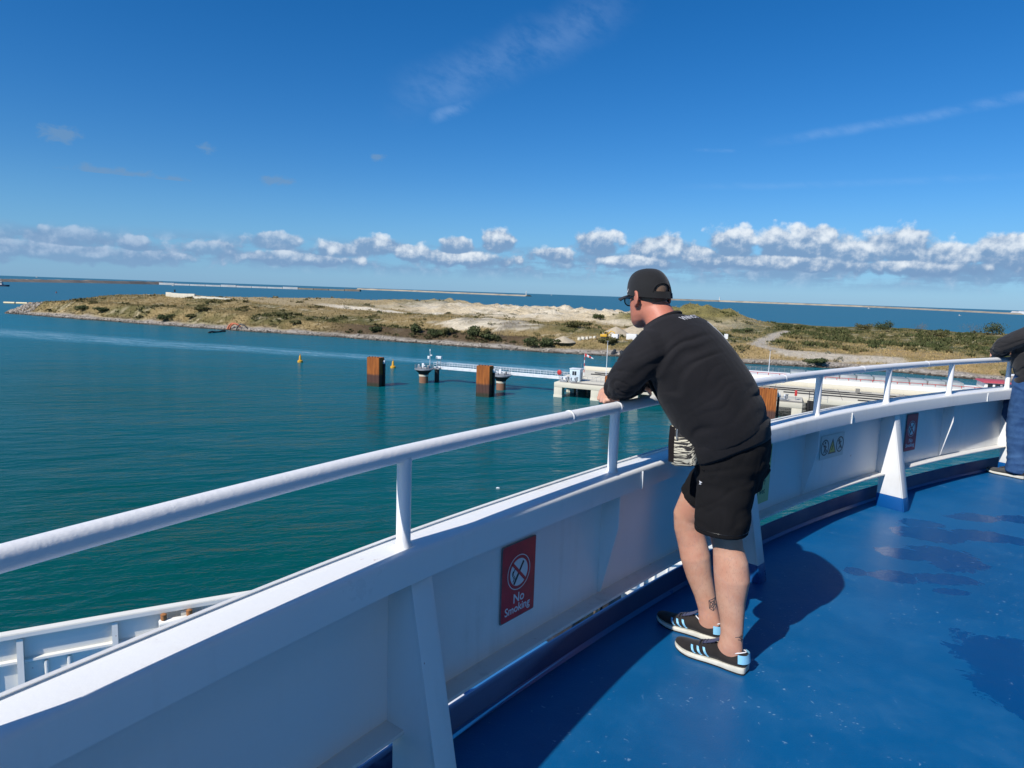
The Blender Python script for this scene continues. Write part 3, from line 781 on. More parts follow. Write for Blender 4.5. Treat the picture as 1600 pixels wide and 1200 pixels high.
def land_h(a, t):
    t0 = interp(SHORE, a) + fbm(a * 0.06, 3.3) * 1.6
    d = t - t0; dep = interp(DEPTH, a); cr = interp(CREST, a)
    h = -2.5 + 4.2 * sst(d, -5, 5)                                        # stony foot
    h += (cr * 0.52) * sst(d, 4, 15) + (cr * 0.48 - 1.7) * sst(d, 18, 62)
    left = sst(-a, 240, 330)
    rough = fbm(a * 0.022, t * 0.022, 1.0, 5) * 1.5 + fbm(a * 0.08, t * 0.08, 2.0, 3) * 0.55
    h += rough * sst(d, 8, 50) * (1 - 0.6 * left)
    # dunes of spoil in the middle of the island
    mid = sst(a, -330, -260) * sst(-a, 20, 75)
    h += mid * sst(d, 60, 100) * abs(fbm(a * 0.07, t * 0.08, 5.0, 4)) * 2.0
    h += mid * sst(d, 95, 190) * (1.2 + abs(fbm(a * 0.05, t * 0.06, 4.0, 5)) * 4.6 + abs(fbm(a * 0.16, t * 0.17, 6.0, 4)) * 2.2)
    # excavated face of pale sand
    pit = math.exp(-((a + 150) / 46) ** 2 - ((d - 52) / 20) ** 2); h += pit * 3.0
    pit = math.exp(-((a + 165) / 60) ** 2 - ((d - 30) / 12) ** 2); h -= pit * 3.0
    # green mound right of the middle
    h += 6.4 * math.exp(-((a + 62) / 38) ** 2 - ((d - 178) / 60) ** 2) + 3.0 * math.exp(-((a + 95) / 40) ** 2 - ((d - 200) / 50) ** 2)
    h += sst(a, 0, 60) * sst(d, 60, 260) * 2.5
    h -= (h + 2.5) * sst(d, dep - 45, dep)                                # far shore
    return h
def land_pick(u, v, lo=230, hi=900):
    """first point of the island met along a line of sight"""
    d = ray(u, v); prev = None; s = lo
    while s < hi:
        p = Vector((d.x * s, d.y * s, CAMZ + d.z * s)); a, t = to_at(p.x, p.y)
        if p.z <= land_h(a, t):
            return a, t, p
        s += 0.8
    a, t = to_at(d.x * hi, d.y * hi); return a, t, Vector((d.x * hi, d.y * hi, CAMZ + d.z * hi))
road_pts = [land_pick(u, v)[:2] for (u, v) in [(1232, 517), (1212, 523), (1196, 531), (1183, 539), (1200, 544), (1225, 549), (1258, 554), (1300, 558), (1342, 561), (1400, 563)]]
road_v = [Vector(p) for p in road_pts]
def seg_dist(p, pts):
    best = 1e9
    for a, b in zip(pts, pts[1:]):
        ab = b - a; k = max(0, min(1, (p - a).dot(ab) / max(ab.length_squared, 1e-6)))
        best = min(best, (p - (a + ab * k)).length)
    return best
SAND, PALE, STRAW, OLIVE, GREEN, BROWN, STONE, OCHRE = (0.70, 0.575, 0.38), (0.74, 0.65, 0.49), (0.33, 0.245, 0.115), (0.145, 0.130, 0.052), (0.060, 0.078, 0.030), (0.100, 0.068, 0.042), (0.40, 0.36, 0.31), (0.50, 0.34, 0.16)
def lerp3(a, b, k): return tuple(a[i] + (b[i] - a[i]) * k for i in range(3))
def land_col(a, t, h):
    t0 = interp(SHORE, a); d = t - t0
    n1, n2, n3 = fbm(a * 0.02, t * 0.03, 11, 5), fbm(a * 0.07, t * 0.09, 12, 4), fbm(a * 0.25, t * 0.3, 13, 3)
    left = sst(-a, 235, 300); right = sst(a, -70, -20)
    c = lerp3(STRAW, OLIVE, sst(n1 + n2 * 0.6, -0.25, 0.45))
    c = lerp3(c, lerp3(lerp3(OLIVE, GREEN, .15), STRAW, sst(n2 - n1 * .5, -.1, .6) * .55), right * sst(d + n1 * 25, 45, 80) * .85)
    c = lerp3(c, GREEN, sst(n1 * 0.5 + n2 - 0.12 + right * 0.30 * sst(d, 40, 90), 0.05, 0.55) * (0.40 + 0.45 * right))
    c = lerp3(c, SAND, sst(n3 + n2 * 0.8, 0.30, 0.75) * 0.5)
    mid = (1 - left) * sst(-a, 22, 75)
    # bare brown bank above the stones, middle stretch
    c = lerp3(c, BROWN, sst(d, 3, 6) * sst(-d, -22, -15) * sst(a, -235, -205) * sst(-a, 95, 120) * 0.9)
    # dunes
    band = mid * sst(d + n1 * 25 + n2 * 9, 98, 122)
    sc = lerp3(lerp3(SAND, PALE, sst(n1, -0.3, 0.5)), (0.40, 0.32, 0.20), sst(n3 + n2 * .6, .15, .6) * .55)
    c = lerp3(c, sc, band * sst(0.55 - n2 * 1.0 - n3 * .45 + sst(d, 120, 200) * 0.3, 0.0, 0.35))
    # pit face
    pit = math.exp(-((a + 150) / 30) ** 2 - ((d - 46) / 15) ** 2)
    c = lerp3(c, lerp3(PALE, (.34, .30, .24), sst(n2 + n1, -.1, .5)), sst(pit + n2 * 0.45 + n3 * .25, 0.35, 0.6) * 0.85)
    och = math.exp(-((a + 88) / 30) ** 2 - ((d - 72) / 12) ** 2)
    c = lerp3(c, OCHRE, sst(och + n2 * 0.25, 0.4, 0.6) * 0.8)
    # pale track over the left part
    lt = math.exp(-((a + 262) / 42) ** 2 - ((d - 92 + (a + 262) * 0.08) / 13) ** 2)
    c = lerp3(c, PALE, sst(lt + n2 * .2, 0.4, 0.55))
    lr = sst(-a, 275, 300) * sst(d, 54, 60); c = lerp3(c, lerp3(STRAW, SAND, .35), lr * 0.8)
    # straw slope along the right shore
    c = lerp3(c, lerp3(OCHRE, STRAW, sst(n2, -0.4, 0.3)), right * sst(-d - n1 * 14, -42, -26) * sst(d, 4, 9) * 0.8)
    md = math.exp(-((a + 80) / 42) ** 2 - ((d - 172) / 55) ** 2); c = lerp3(c, lerp3((0.27, 0.23, 0.085), OLIVE, sst(n2, -.2, .5)), sst(md, .25, .6))
    # stones of the shore, darker where the tide wets them
    c = lerp3(c, lerp3(STONE, BROWN, sst(n3, -0.2, 0.5) * .5), sst(-d - n2 * 2, -7, -3.5))
    c = lerp3(c, (0.055, 0.045, 0.035), sst(-h, -0.85, -0.35))
    if -100 < a < 320 and d < 260:
        rd = seg_dist(Vector((a, t)), road_v); c = lerp3(c, lerp3((0.42, 0.37, 0.30), PALE, 0.2), 1 - sst(rd + n3 * 1.2, 2.6, 4.2))
    return c
def build_land():
    av = [-565 + 2.6 * i for i in range(int(900 / 2.6))]
    dv = [-8, -5.5, -4, -3, -2, -1, 0, 1, 2, 3, 4, 5, 6.5, 8, 10, 12, 14, 16, 18.5, 21, 24]
    while dv[-1] < 385: dv.append(dv[-1] + (3.0 + 0.006 * dv[-1]))
    verts, cols, faces = [], [], []
    for a in av:
        t0 = interp(SHORE, a)
        for d in dv:
            t = t0 + d; h = land_h(a, t); x, y = w2(a, t)
            verts.append((x, y, h)); cols.append((*land_col(a, t, h), 1.0))
    nd = len(dv)
    for i in range(len(av) - 1):
        for j in range(nd - 1): faces.append((i * nd + j, (i + 1) * nd + j, (i + 1) * nd + j + 1, i * nd + j + 1))
    me = bpy.data.meshes.new('island_ground'); me.from_pydata(verts, [], faces)
    at = me.color_attributes.new('cover', 'FLOAT_COLOR', 'POINT'); at.data.foreach_set('color', np.array(cols, dtype=np.float32).ravel())
    me.polygons.foreach_set('use_smooth', [True] * len(me.polygons))
    m = bpy.data.materials.new('island_cover'); m.use_nodes = True
    N = NT(m.node_tree); b = m.node_tree.nodes['Principled BSDF']
    ca = N.new('ShaderNodeVertexColor'); ca.layer_name = 'cover'
    pos = X(N, N.new('ShaderNodeTexCoord').outputs['Object'])
    f = N.noise(pos, 0.55, 6, 0.7); g = N.noise(pos, 2.2, 4, 0.7)
    k = N.lin(f, 0.25, 0.75, 0.70, 1.28) * N.lin(g, 0.25, 0.75, 0.80, 1.22)
    N.link(N.mix(1.0, X(N, ca.outputs[0]), N.vec(k, k, k), 'MULTIPLY'), b.inputs['Base Color'])
    b.inputs['Roughness'].default_value = 0.95; b.inputs['Specular IOR Level'].default_value = 0.1
    N.link(N.bump(f * 0.9 + g * 0.35, 0.85, 1.2), b.inputs['Normal'])
    o = link_mesh('island_ground', me, m); tag(o, kind='structure'); return o
build_land()

def leaf_mat(name, c1, c2, rough=0.8, trans=0.15):
    m = bpy.data.materials.new(name); m.use_nodes = True
    N = NT(m.node_tree); b = m.node_tree.nodes['Principled BSDF']
    g = X(N, N.new('ShaderNodeNewGeometry').outputs['Random Per Island'])
    N.link(N.mix(g, c1, c2), b.inputs['Base Color']); b.inputs['Roughness'].default_value = rough
    b.inputs['Specular IOR Level'].default_value = 0.15
    return m
rng = np.random.default_rng(5)
def blades(name, pts, hs, cols, m, nb=4, lean=0.55, wid=0.5):
    """tufts: every tuft a few bent triangles standing on the ground"""
    P = np.array(pts, dtype=np.float64); n = len(P); H = np.array(hs)
    V = np.zeros((n * nb * 3, 3)); C = np.zeros((n * nb * 3, 4), dtype=np.float32); C[:, 3] = 1
    for k in range(nb):
        ang = rng.uniform(0, 2 * PI, n); off = rng.uniform(0, 0.45, n) * H; an2 = rng.uniform(0, 2 * PI, n)
        base = P + np.stack([np.cos(ang) * off, np.sin(ang) * off, -0.08 * H], 1)
        w = wid * H * rng.uniform(0.5, 1.1, n); hh = H * rng.uniform(0.6, 1.15, n)
        dx = np.stack([np.cos(an2) * w / 2, np.sin(an2) * w / 2, 0 * w], 1)
        tip = base + np.stack([np.cos(ang) * hh * lean * rng.uniform(-.4, 1, n), np.sin(ang) * hh * lean * rng.uniform(-.4, 1, n), hh], 1)
        i0 = np.arange(n) * nb * 3 + k * 3
        V[i0] = base - dx; V[i0 + 1] = base + dx; V[i0 + 2] = tip
        cc = np.array(cols) * rng.uniform(0.75, 1.25, (n, 1))
        for q in range(3): C[i0 + q, :3] = cc
    me = bpy.data.meshes.new(name); nf = n * nb
    me.vertices.add(len(V)); me.vertices.foreach_set('co', V.ravel())
    me.loops.add(nf * 3); me.loops.foreach_set('vertex_index', np.arange(nf * 3))
    me.polygons.add(nf); me.polygons.foreach_set('loop_start', np.arange(nf) * 3)
    me.update(calc_edges=True)
    at = me.color_attributes.new('cover', 'FLOAT_COLOR', 'POINT'); at.data.foreach_set('color', C.ravel())
    return link_mesh(name, me, m)
def attr_mat(name, rough=0.9):
    m = bpy.data.materials.new(name); m.use_nodes = True
    N = NT(m.node_tree); b = m.node_tree.nodes['Principled BSDF']
    ca = N.new('ShaderNodeVertexColor'); ca.layer_name = 'cover'; N.link(ca.outputs[0], b.inputs['Base Color'])
    b.inputs['Roughness'].default_value = rough; b.inputs['Specular IOR Level'].default_value = 0.1
    return m
M_TUFT = attr_mat('dry_grass_and_scrub')
def scatter():
    gp, gh, gc, sp_, sh, sc_ = [], [], [], [], [], []
    for i in range(60000):
        a = rng.uniform(-490, 210); d = 6 + 250 * rng.uniform() ** 1.7; t = interp(SHORE, a) + d
        if d > interp(DEPTH, a) - 40: continue
        h = land_h(a, t)
        if h < 1.6: continue
        c = land_col(a, t, h)
        if c[0] > 0.40 and rng.uniform() < 0.86: continue                 # bare sand and tracks stay bare
        x, y = w2(a, t); dark = c[0] < 0.13
        if c[0] < .16 and c[0] > c[1] * 1.35 and rng.uniform() < .75: continue
        n = fbm(a * 0.05, t * 0.06, 21, 3)
        if (dark and n > -0.2) or n > 0.46:
            if rng.uniform() < (0.55 if a > -20 else 0.34): sp_.append((x, y, h)); sh.append(rng.uniform(1.0, 2.6) * (1.25 if a > -20 else 1.0)); sc_.append(lerp3(c, (0.066, 0.078, 0.030), 0.45 + 0.35 * rng.uniform()))
        else:
            gp.append((x, y, h)); gh.append(rng.uniform(0.4, 0.95)); gc.append(lerp3(c, (0.36, 0.28, 0.12), 0.15 + 0.3 * rng.uniform()))
    tag(blades('dry_grass', gp, gh, gc, M_TUFT, 4, 0.6, 0.55), kind='stuff')
    # low scrub: leafy clumps of many small faces
    pts, hs, cs = [], [], []
    for p, h, c in zip(sp_, sh, sc_):
        for k in range(7):
            r = h * 0.75 * math.sqrt(rng.uniform()); an = rng.uniform(0, 2 * PI)
            pts.append((p[0] + math.cos(an) * r, p[1] + math.sin(an) * r, p[2] + rng.uniform(0, 0.55) * h * (1 - r / h * .7))); hs.append(h * 0.45); cs.append(c)
    tag(blades('scrub_undergrowth', pts, hs, cs, M_TUFT, 4, 1.0, 0.9), kind='stuff')
scatter()
# stones along the waterline
def stones():
    base = bmesh.new(); bmesh.ops.create_icosphere(base, subdivisions=1, radius=1.0)
    bv = np.array([v.co for v in base.verts]); bf = np.array([[v.index for v in f.verts] for f in base.faces]); base.free()
    Vs, Fs, Cs = [], [], []; off = 0
    for i in range(3600):
        tip = i < 900
        a = rng.uniform(-489, -455) if tip else rng.uniform(-480, 200)
        d = rng.uniform(-1.0, 14 if tip else 3.6); t = interp(SHORE, a) + d
        if d > 0.5 * interp(DEPTH, a): continue
        h = land_h(a, t); x, y = w2(a, t)
        if h < -0.8: continue
        s = rng.uniform(0.2, 0.6) * (1.6 if tip else 1.0) * (1.5 if rng.uniform() < .07 else 1)
        q = bv * (s * rng.uniform(0.6, 1.2, 3)) * rng.uniform(0.8, 1.2, (len(bv), 1))
        an = rng.uniform(0, 2 * PI); c_, s_ = math.cos(an), math.sin(an)
        q = np.stack([q[:, 0] * c_ - q[:, 1] * s_, q[:, 0] * s_ + q[:, 1] * c_, q[:, 2] * .8], 1) + (x, y, h + s * 0.15)
        Vs.append(q); Fs.append(bf + off); off += len(bv)
        g = rng.uniform(0.40, 1.05); g *= 0.4 if h < 0.55 else 1.0
        Cs.append(np.tile((0.42 * g, 0.37 * g, 0.31 * g, 1), (len(bv), 1)))
    V = np.concatenate(Vs); F = np.concatenate(Fs); C = np.concatenate(Cs).astype(np.float32)
    me = bpy.data.meshes.new('shore_rubble'); me.from_pydata(V.tolist(), [], F.tolist())
    at = me.color_attributes.new('cover', 'FLOAT_COLOR', 'POINT'); at.data.foreach_set('color', C.ravel())
    tag(link_mesh('shore_rubble', me, attr_mat('pale_stone', 0.85)), kind='stuff')
stones()
# bushes that stand out one by one
M_TRUNK = mat('bush_stem', (0.10, 0.08, 0.06), 0.9)
M_LEAFS = [leaf_mat('dark_green_leaves', (0.040, 0.055, 0.021), (0.090, 0.102, 0.042)), leaf_mat('olive_leaves', (0.070, 0.070, 0.026), (0.13, 0.12, 0.05)), leaf_mat('bare_brown_twigs', (0.13, 0.105, 0.080), (0.21, 0.175, 0.13))]
def bush(u, v, w, h, kind, label, seed, dens=1.0):
    a, t, p = land_pick(u, v)
    z = land_h(a, t); rg = np.random.default_rng(seed)
    e = empty('bush', (p.x, p.y, z), label, 'bush', 'bushes on the island')
    mb = MB()
    for k in range(5):
        an = rg.uniform(0, 2 * PI); r = rg.uniform(0.15, 0.5)
        mb.tube([(0, 0, -0.2), (math.cos(an) * w * r * .4, math.sin(an) * w * r * .4, h * .35), (math.cos(an) * w * r * .8, math.sin(an) * w * r * .8, h * .72)], [0.09, 0.06, 0.02], 5)
    mb.build('stem', M_TRUNK, e)
    lobes = [(rg.uniform(-.38, .38) * w, rg.uniform(-.3, .3) * w, rg.uniform(.3, .68) * h, rg.uniform(.22, .36)) for _ in range(9)]
    n = int(900 * dens); V, F = [], []
    for i in range(n):
        l = lobes[rg.integers(len(lobes))]; d = rg.normal(size=3); d /= np.linalg.norm(d); rr_ = rg.uniform(0.55, 1.08) * l[3]
        c = np.array([l[0] + d[0] * rr_ * w * .8, l[1] + d[1] * rr_ * w * .8, max(0.1, l[2] + d[2] * rr_ * h)])
        if kind == 2: d = np.array([d[0] * .5, d[1] * .5, abs(d[2]) + .5])
        s = rg.uniform(.22, .5) * (0.75 if kind == 2 else 1); a1 = rg.normal(size=3); a1 /= np.linalg.norm(a1); a2 = np.cross(a1, d); a2 /= np.linalg.norm(a2) + 1e-6
        if kind == 2: a2 *= .16; a1 = d * 1.3
        k = len(V); V += [c - a1 * s, c + a2 * s * .7, c + a1 * s, c - a2 * s * .7]; F.append((k, k + 1, k + 2, k + 3))
    me = bpy.data.meshes.new('crown'); me.from_pydata([tuple(q) for q in V], [], F)
    link_mesh('crown', me, M_LEAFS[kind], e)
for i, b in enumerate([(128, 486, 11, 3.0, 0, 'dark low bush on the grassy slope near the tip of the island'), (160, 487, 8, 2.6, 0, 'dark bush just inland of the tip, right of the low dark one'), (262, 502, 9, 4.0, 0, 'dark rounded bush low on the bank of dry grass, by the water'), (300, 497, 6, 2.4, 1, 'small olive bush up the bank from the dark rounded one'),
        (318, 486, 8, 2.2, 1, 'olive bush on the slope below the concrete wall'), (462, 508, 7, 2.4, 1, 'olive bush above the stones right of the orange dredge pipe'), (585, 520, 6, 3.0, 0, 'dark green bush at the left foot of the sand pit'), (650, 520, 5, 4.6, 0, 'upright dark bush in front of the pale sand pit'),
        (682, 526, 8, 3.6, 0, 'wide dark bush at the top of the brown bank'), (700, 524, 6, 3.8, 1, 'olive bush between two dark ones on the brown bank'), (738, 527, 7, 5.4, 0, 'tall dark bush beside the bare brown tree'), (757, 528, 5, 4.2, 1, 'slim olive bush left of the bare brown tree'),
        (776, 532, 9, 8.0, 2, 'bare brown leafless tree rising above the bank'), (768, 533, 8, 3.4, 0, 'dark bush at the foot of the bare brown tree'), (838, 542, 11, 5.0, 0, 'big dark green bush by the water, nearest the concrete quay'), (862, 541, 8, 3.4, 0, 'dark bush touching the right side of the big waterside bush'),
        (905, 512, 12, 3.2, 1, 'olive bush below the ochre sand, left of the stone blocks'), (936, 499, 7, 3.4, 0, 'dark bush on the skyline among the pale dunes'), (950, 539, 8, 3.0, 1, 'olive bush on the slope under the yellow digger'),
        (1352, 516, 12, 5.0, 1, 'olive bush on the skyline left of the dark round ones'), (1384, 519, 13, 8.0, 0, 'tall dark bush on the skyline of the scrub'), (1434, 519, 12, 6.6, 2, 'brown twiggy bush on the skyline'), (1520, 522, 16, 8.0, 2, 'large brown twiggy bush beside the dark green one near the second person'), (1550, 524, 16, 8.6, 0, 'large dark green bush nearest the second person'),
        (1226, 514, 9, 3.0, 0, 'dark bush at the far end of the dirt track'), (1160, 520, 12, 3.0, 0, 'dark bush on the shaded side of the green mound'), (1460, 526, 14, 4.2, 1, 'wide olive bush in the scrub on the right'), (1270, 569, 9, 2.4, 0, 'dark bush between the track and the stony shore')]):
    bush(*b, seed=100 + i, dens=0.55 if b[4] == 2 else 1.0)
# ------------------------------------------------------------------ ferry berth: quay, dolphins, gangway
BA = math.atan2(-0.383, 0.924)
BX, BY = Vector((0.924, -0.383, 0)), Vector((0.383, 0.924, 0)); BO = Vector((9.9, 158.8, 0))
def berth(p, q, z=0.0): return BO + BX * p + BY * q + Vector((0, 0, z))
M_CONC = painted('pale_concrete', (0.60, 0.56, 0.45), 0.85, 0.55, (0.36, 0.33, 0.26), 0.25, bump=0.5, bscale=3, bdist=0.05)
M_CONCD = painted('dark_kerb_concrete', (0.20, 0.19, 0.17), 0.9, 0.4, (0.1, 0.1, 0.1), 0.5)
M_GREYST = mat('grey_galvanised_steel', (0.30, 0.32, 0.34), 0.5, 0.3, var=0.4, vscale=2)
M_PALEST = mat('white_gangway_paint', (0.70, 0.73, 0.76), 0.5, var=0.2, vscale=1.0)
M_BLACK = mat('black_rubber', (0.012, 0.012, 0.013), 0.7)
M_RED = mat('red_paint', (0.50, 0.03, 0.03), 0.5, var=0.2)
M_YEL = mat('buoy_yellow', (0.68, 0.36, 0.03), 0.5, var=0.25, vscale=3)
M_GLASS = mat('dark_window', (0.02, 0.03, 0.04), 0.08)
def rust_mat():
    m = bpy.data.materials.new('rusty_sheet_steel'); m.use_nodes = True
    N = NT(m.node_tree); b = m.node_tree.nodes['Principled BSDF']
    pos = X(N, N.new('ShaderNodeTexCoord').outputs['Object']); x, y, z = N.sep(pos)
    n = N.noise(N.vec(x * 2.2, y * 2.2, z * 0.35), 1.0, 6, 0.7); f = N.noise(pos, 6, 5, 0.7)
    c = N.mix(N.smooth(n, 0.3, 0.7), (0.24, 0.070, 0.014), (0.42, 0.135, 0.024))
    c = N.mix(N.smooth(f, 0.55, 0.75) * 0.6, c, (0.11, 0.035, 0.012))
    wet = N.smooth(z + (n - 0.5) * 0.7, 3.3, 2.6)
    c = N.mix(wet, c, (0.085, 0.040, 0.030)); c = N.mix(N.smooth(z + (f - .5) * .6, 1.2, 0.5), c, (0.035, 0.035, 0.02))
    N.link(c, b.inputs['Base Color']); b.inputs['Roughness'].default_value = 0.85
    return m
M_RUST = rust_mat()
def pile(p, q, w, label):
    o = empty('breasting_dolphin', berth(p, q), label, 'pile', 'rusty sheet pile dolphins', BA)
    d = 2.3; n = 7
    # corrugated sheet piling: trapezoid folds on every side
    pts = []
    def run(x0, y0, x1, y1, k):
        dx, dy = (x1 - x0) / k, (y1 - y0) / k; L = math.hypot(dx, dy); nx, ny = dy / L, -dx / L
        for i in range(k):
            for f, o_ in ((0, 0), (.42, 0), (.55, -.07), (.87, -.07)): pts.append((x0 + dx * (i + f) + nx * o_, y0 + dy * (i + f) + ny * o_))
    run(-w / 2, -d / 2, w / 2, -d / 2, n + 2); run(w / 2, -d / 2, w / 2, d / 2, 5); run(w / 2, d / 2, -w / 2, d / 2, n); run(-w / 2, d / 2, -w / 2, -d / 2, 5)
    MB().prism([(x, y, -4) for x, y in pts], (0, 0, 11.1)).build('sheet_piles', M_RUST, o, smooth=None)
    MB().box((0, 0, 7.13), (w * 0.98, d * 0.96, 0.06)).build('cap_plate', M_RUST, o, smooth=None)
    g = MB()
    g.box((0, 0, 0), (0.22, 0.22, 0.22))
    me = g.mesh('lug', 0.03)
    for k in range(4): link_mesh('lug', me, M_RUST, o).location = (-w / 2 + 0.5 + k * (w - 1) / 3, -d / 2 + 0.3, 7.26)
    # fender and ladder on the side away from the camera
    MB().box((w / 2 + 0.30, 0.7, 2.6), (0.45, 0.5, 6.2)).build('fender', M_BLACK, o, bevel=0.06)
    MB().box((w / 2 + 0.30, 0.7, 6.0), (0.5, 0.55, 0.8)).build('fender_head', M_PALEST, o, bevel=0.05)
    return o
pile(-43.4, -9.4, 3.5, 'rusty brown sheet pile block standing farthest left in the water')
pile(-13.9, -8.8, 3.3, 'rusty brown sheet pile block in the water between the two round dolphins and the quay')
pile(16.6, -9.2, 3.4, 'rusty sheet pile block almost hidden behind the leaning man')
pile(47.2, -9.3, 3.9, 'rusty orange sheet pile block seen above the rail, right of the leaning man')
M_PILEB = painted('brown_steel_pile', (0.24, 0.12, 0.07), 0.8, 0.6, (0.09, 0.055, 0.04), 0.8)
def ring(r, z, n=24, cx=0, cy_=0): return [Vector((cx + math.cos(2 * PI * k / n) * r, cy_ + math.sin(2 * PI * k / n) * r, z)) for k in range(n)]
def rail_parts(root, pts, h, mat_, post_every=1, rr=0.035, name='railing'):
    g = MB()
    for lv in (h, h * 0.52): g.tube([Vector(p) + Vector((0, 0, lv)) for p in pts], rr, 5)
    g.build('rail', mat_, root)
    for p in pts[::post_every]: MB().tube([Vector(p), Vector(p) + Vector((0, 0, h))], rr, 5).build('rail_post', mat_, root)
def dolphin(p, q, label, mast):
    o = empty('mooring_dolphin', berth(p, q), label, 'mooring dolphin', 'round mooring dolphins', BA)
    MB().rings([ring(1.18, -4), ring(1.18, 1.75)]).build('pile', M_PILEB, o)
    MB().rings([ring(1.24, 1.75), ring(1.26, 2.15), ring(1.2, 2.2)]).build('collar', M_CONC, o)
    MB().rings([ring(1.22, 2.2), ring(1.3, 2.5), ring(2.2, 3.35), ring(2.25, 3.4)]).build('flared_head', M_BLACK, o)
    MB().rings([ring(2.3, 3.4), ring(2.42, 3.45), ring(2.42, 3.72), ring(2.36, 3.76)]).build('platform', M_GREYST, o)
    for k in range(2):
        a = 0.5 + k * 2.2; c = Vector((math.cos(a) * .9 - .3, math.sin(a) * .7 - .6, 3.75))
        h = MB().box(c + Vector((0, 0, .22)), (1.1, .5, .44)).build('hook_base', M_GREYST, o, bevel=.05)
        MB().tube([c + Vector((-.2, 0, .4)), c + Vector((-.25, -.25, .8)), c + Vector((.1, -.5, .95)), c + Vector((.35, -.6, .8))], [.16, .15, .12, .05], 8).build('hook', M_PALEST, h, smooth=60)
    MB().box((-.5, .5, 4.4), (.6, .4, 1.3)).build('control_box', M_PALEST, o, bevel=.04)
    MB().box((1.0, .6, 4.2), (.5, .5, .9)).build('capstan', M_GREYST, o, bevel=.1)
    pts = [Vector((math.cos(a) * 2.3, math.sin(a) * 2.3, 3.76)) for a in [0.2 + k * .42 for k in range(10)]]
    rail_parts(o, pts, 1.0, M_GREYST)
    if mast:
        MB().tube([(1.1, 1.2, 3.75), (1.1, 1.2, 8.3)], [.09, .05], 6).build('mast', M_PALEST, o)
        MB().rings([ring(.14, 8.2, 8, 1.1, 1.2), ring(.16, 8.6, 8, 1.1, 1.2), ring(.03, 8.85, 8, 1.1, 1.2)]).build('light', M_PALEST, o)
        MB().box((.75, 1.1, 6.6), (.55, .3, .75)).build('panel', M_PALEST, o, bevel=.03)
        MB().box((1.45, 1.2, 7.2), (.5, .08, .35)).build('panel', M_PALEST, o)
    return o
dolphin(-36.8, 2.8, 'round mooring dolphin with a light mast at the far left end of the gangway', True)
dolphin(-15.0, 3.2, 'round mooring dolphin close behind the middle rusty pile block', False)
o = empty('gangway_pier', berth(-34.8, 6.2), 'dark round pile carrying the left end of the white gangway', 'pile', None, BA)
MB().rings([ring(.62, -4), ring(.62, 3.4)]).build('shaft', M_BLACK, o)
MB().box((0, 0, 3.6), (2.0, 1.8, .4)).build('head', M_GREYST, o, bevel=.05)
for x in (-.1, .9): MB().tube([(x, .3, 3.8), (x, .3, 6.2)], .06, 6).build('leg', M_GREYST, o)
MB().box((.4, .3, 6.5), (1.5, .7, .7)).build('light_box', M_PALEST, o, bevel=.05)
# white gangway
o = empty('gangway', berth(-36, 7.4, 3.8), 'long white footbridge with railings from the far dolphin to the quay', 'footbridge', None, BA)
MB().box((18.6, 0, .05), (37.2, 1.5, .10)).build('walkway', M_PALEST, o)
for y in (-.78, .78): MB().box((18.6, y, -.06), (37.2, .06, .62)).build('girder', M_PALEST, o)
pts = [Vector((x, -.8, .25)) for x in np.arange(0, 37.3, 1.55)]; rail_parts(o, pts, 1.05, M_PALEST, 1, .045)
pts = [Vector((x, .8, .25)) for x in np.arange(0, 37.3, 1.55)]; rail_parts(o, pts, 1.05, M_PALEST, 1, .045)
for k in range(4): MB().box((4.5 + k * 9.3, 0, -.45), (.4, 1.3, .22)).build('cross_beam', M_GREYST, o)
# quay
o = empty('concrete_quay', berth(0, 0), 'pale concrete quay on square legs with low kerbs along the water', 'quay', None, BA)
MB().box((27, 5, 2.95), (54, 10, 1.1)).build('front_slab', M_CONC, o, bevel=.06)
MB().box((100, 21.0, 2.925), (204, 22, 1.15)).build('main_slab', M_CONC, o, bevel=.06)
for x in (1.0, 10.0, 19.0, 28.0, 37.0, 46.0, 53.0):
    l = MB().box((x, 1.05, .75), (2.0, 2.0, 3.3)).build('leg', M_CONC, o, bevel=.08)
    MB().box((x, 1.05, -2.5), (2.14, 2.14, 6.2)).build('leg_footing', M_CONC, l, bevel=.08)
me = MB().box((0, 0, -.8), (2.0, 2.0, 6.4)).mesh('inner_leg', .05)
for y in (10.5, 20, 29):
    for k in range(22): link_mesh('inner_leg', me, M_CONC, o).location = (1 + k * 9.2, y, 0)
for (x, y, L, w, h) in [(29, .45, 50, .35, .22), (29, 1.5, 50, .5, .12)]: MB().box((x, y, 3.5 + h / 2 + .003), (L, w, h)).build('kerb', M_CONCD, o, bevel=.03)
MB().box((98, 31.5, 4.0), (200, .5, 1.0)).build('parapet', M_CONC, o, bevel=.05)
for (x0, y0, L) in ((78, 24.2, 150), (78, 20.6, 150), (95, 16.0, 90), (110, 11.8, 90)):
    MB().tube([(x0 - L / 2, y0, 3.66), (x0 + L / 2, y0, 3.66)], .13, 8).build('service_pipe', M_BLACK, o)
me = MB().box((0, 0, .15), (1.6, .7, .3)).mesh('pipe_saddle', .04)
for k in range(16):
    link_mesh('pipe_saddle', me, M_CONCD, o).location = (8 + k * 9.5, 24.2, 3.5)
for k in range(9): MB().box((60 + k * 8, 28.6, 3.53), (2.4, .9, .05)).build('drain_cover', M_CONCD, o)
for x, y in ((24, 25), (93, 22.5), (66, 25.2)): MB().box((x, y + 1.2, 4.0), (.9, .8, 1.0)).build('valve_box', M_CONCD, o, bevel=.05)
for k in range(14):
    me = MB().box((0, 0, .004), (.10, 20.5, .012)).mesh('slab_joint'); link_mesh('slab_joint', me, M_CONCD, o).location = (6 + k * 14, 21.0, 3.5)
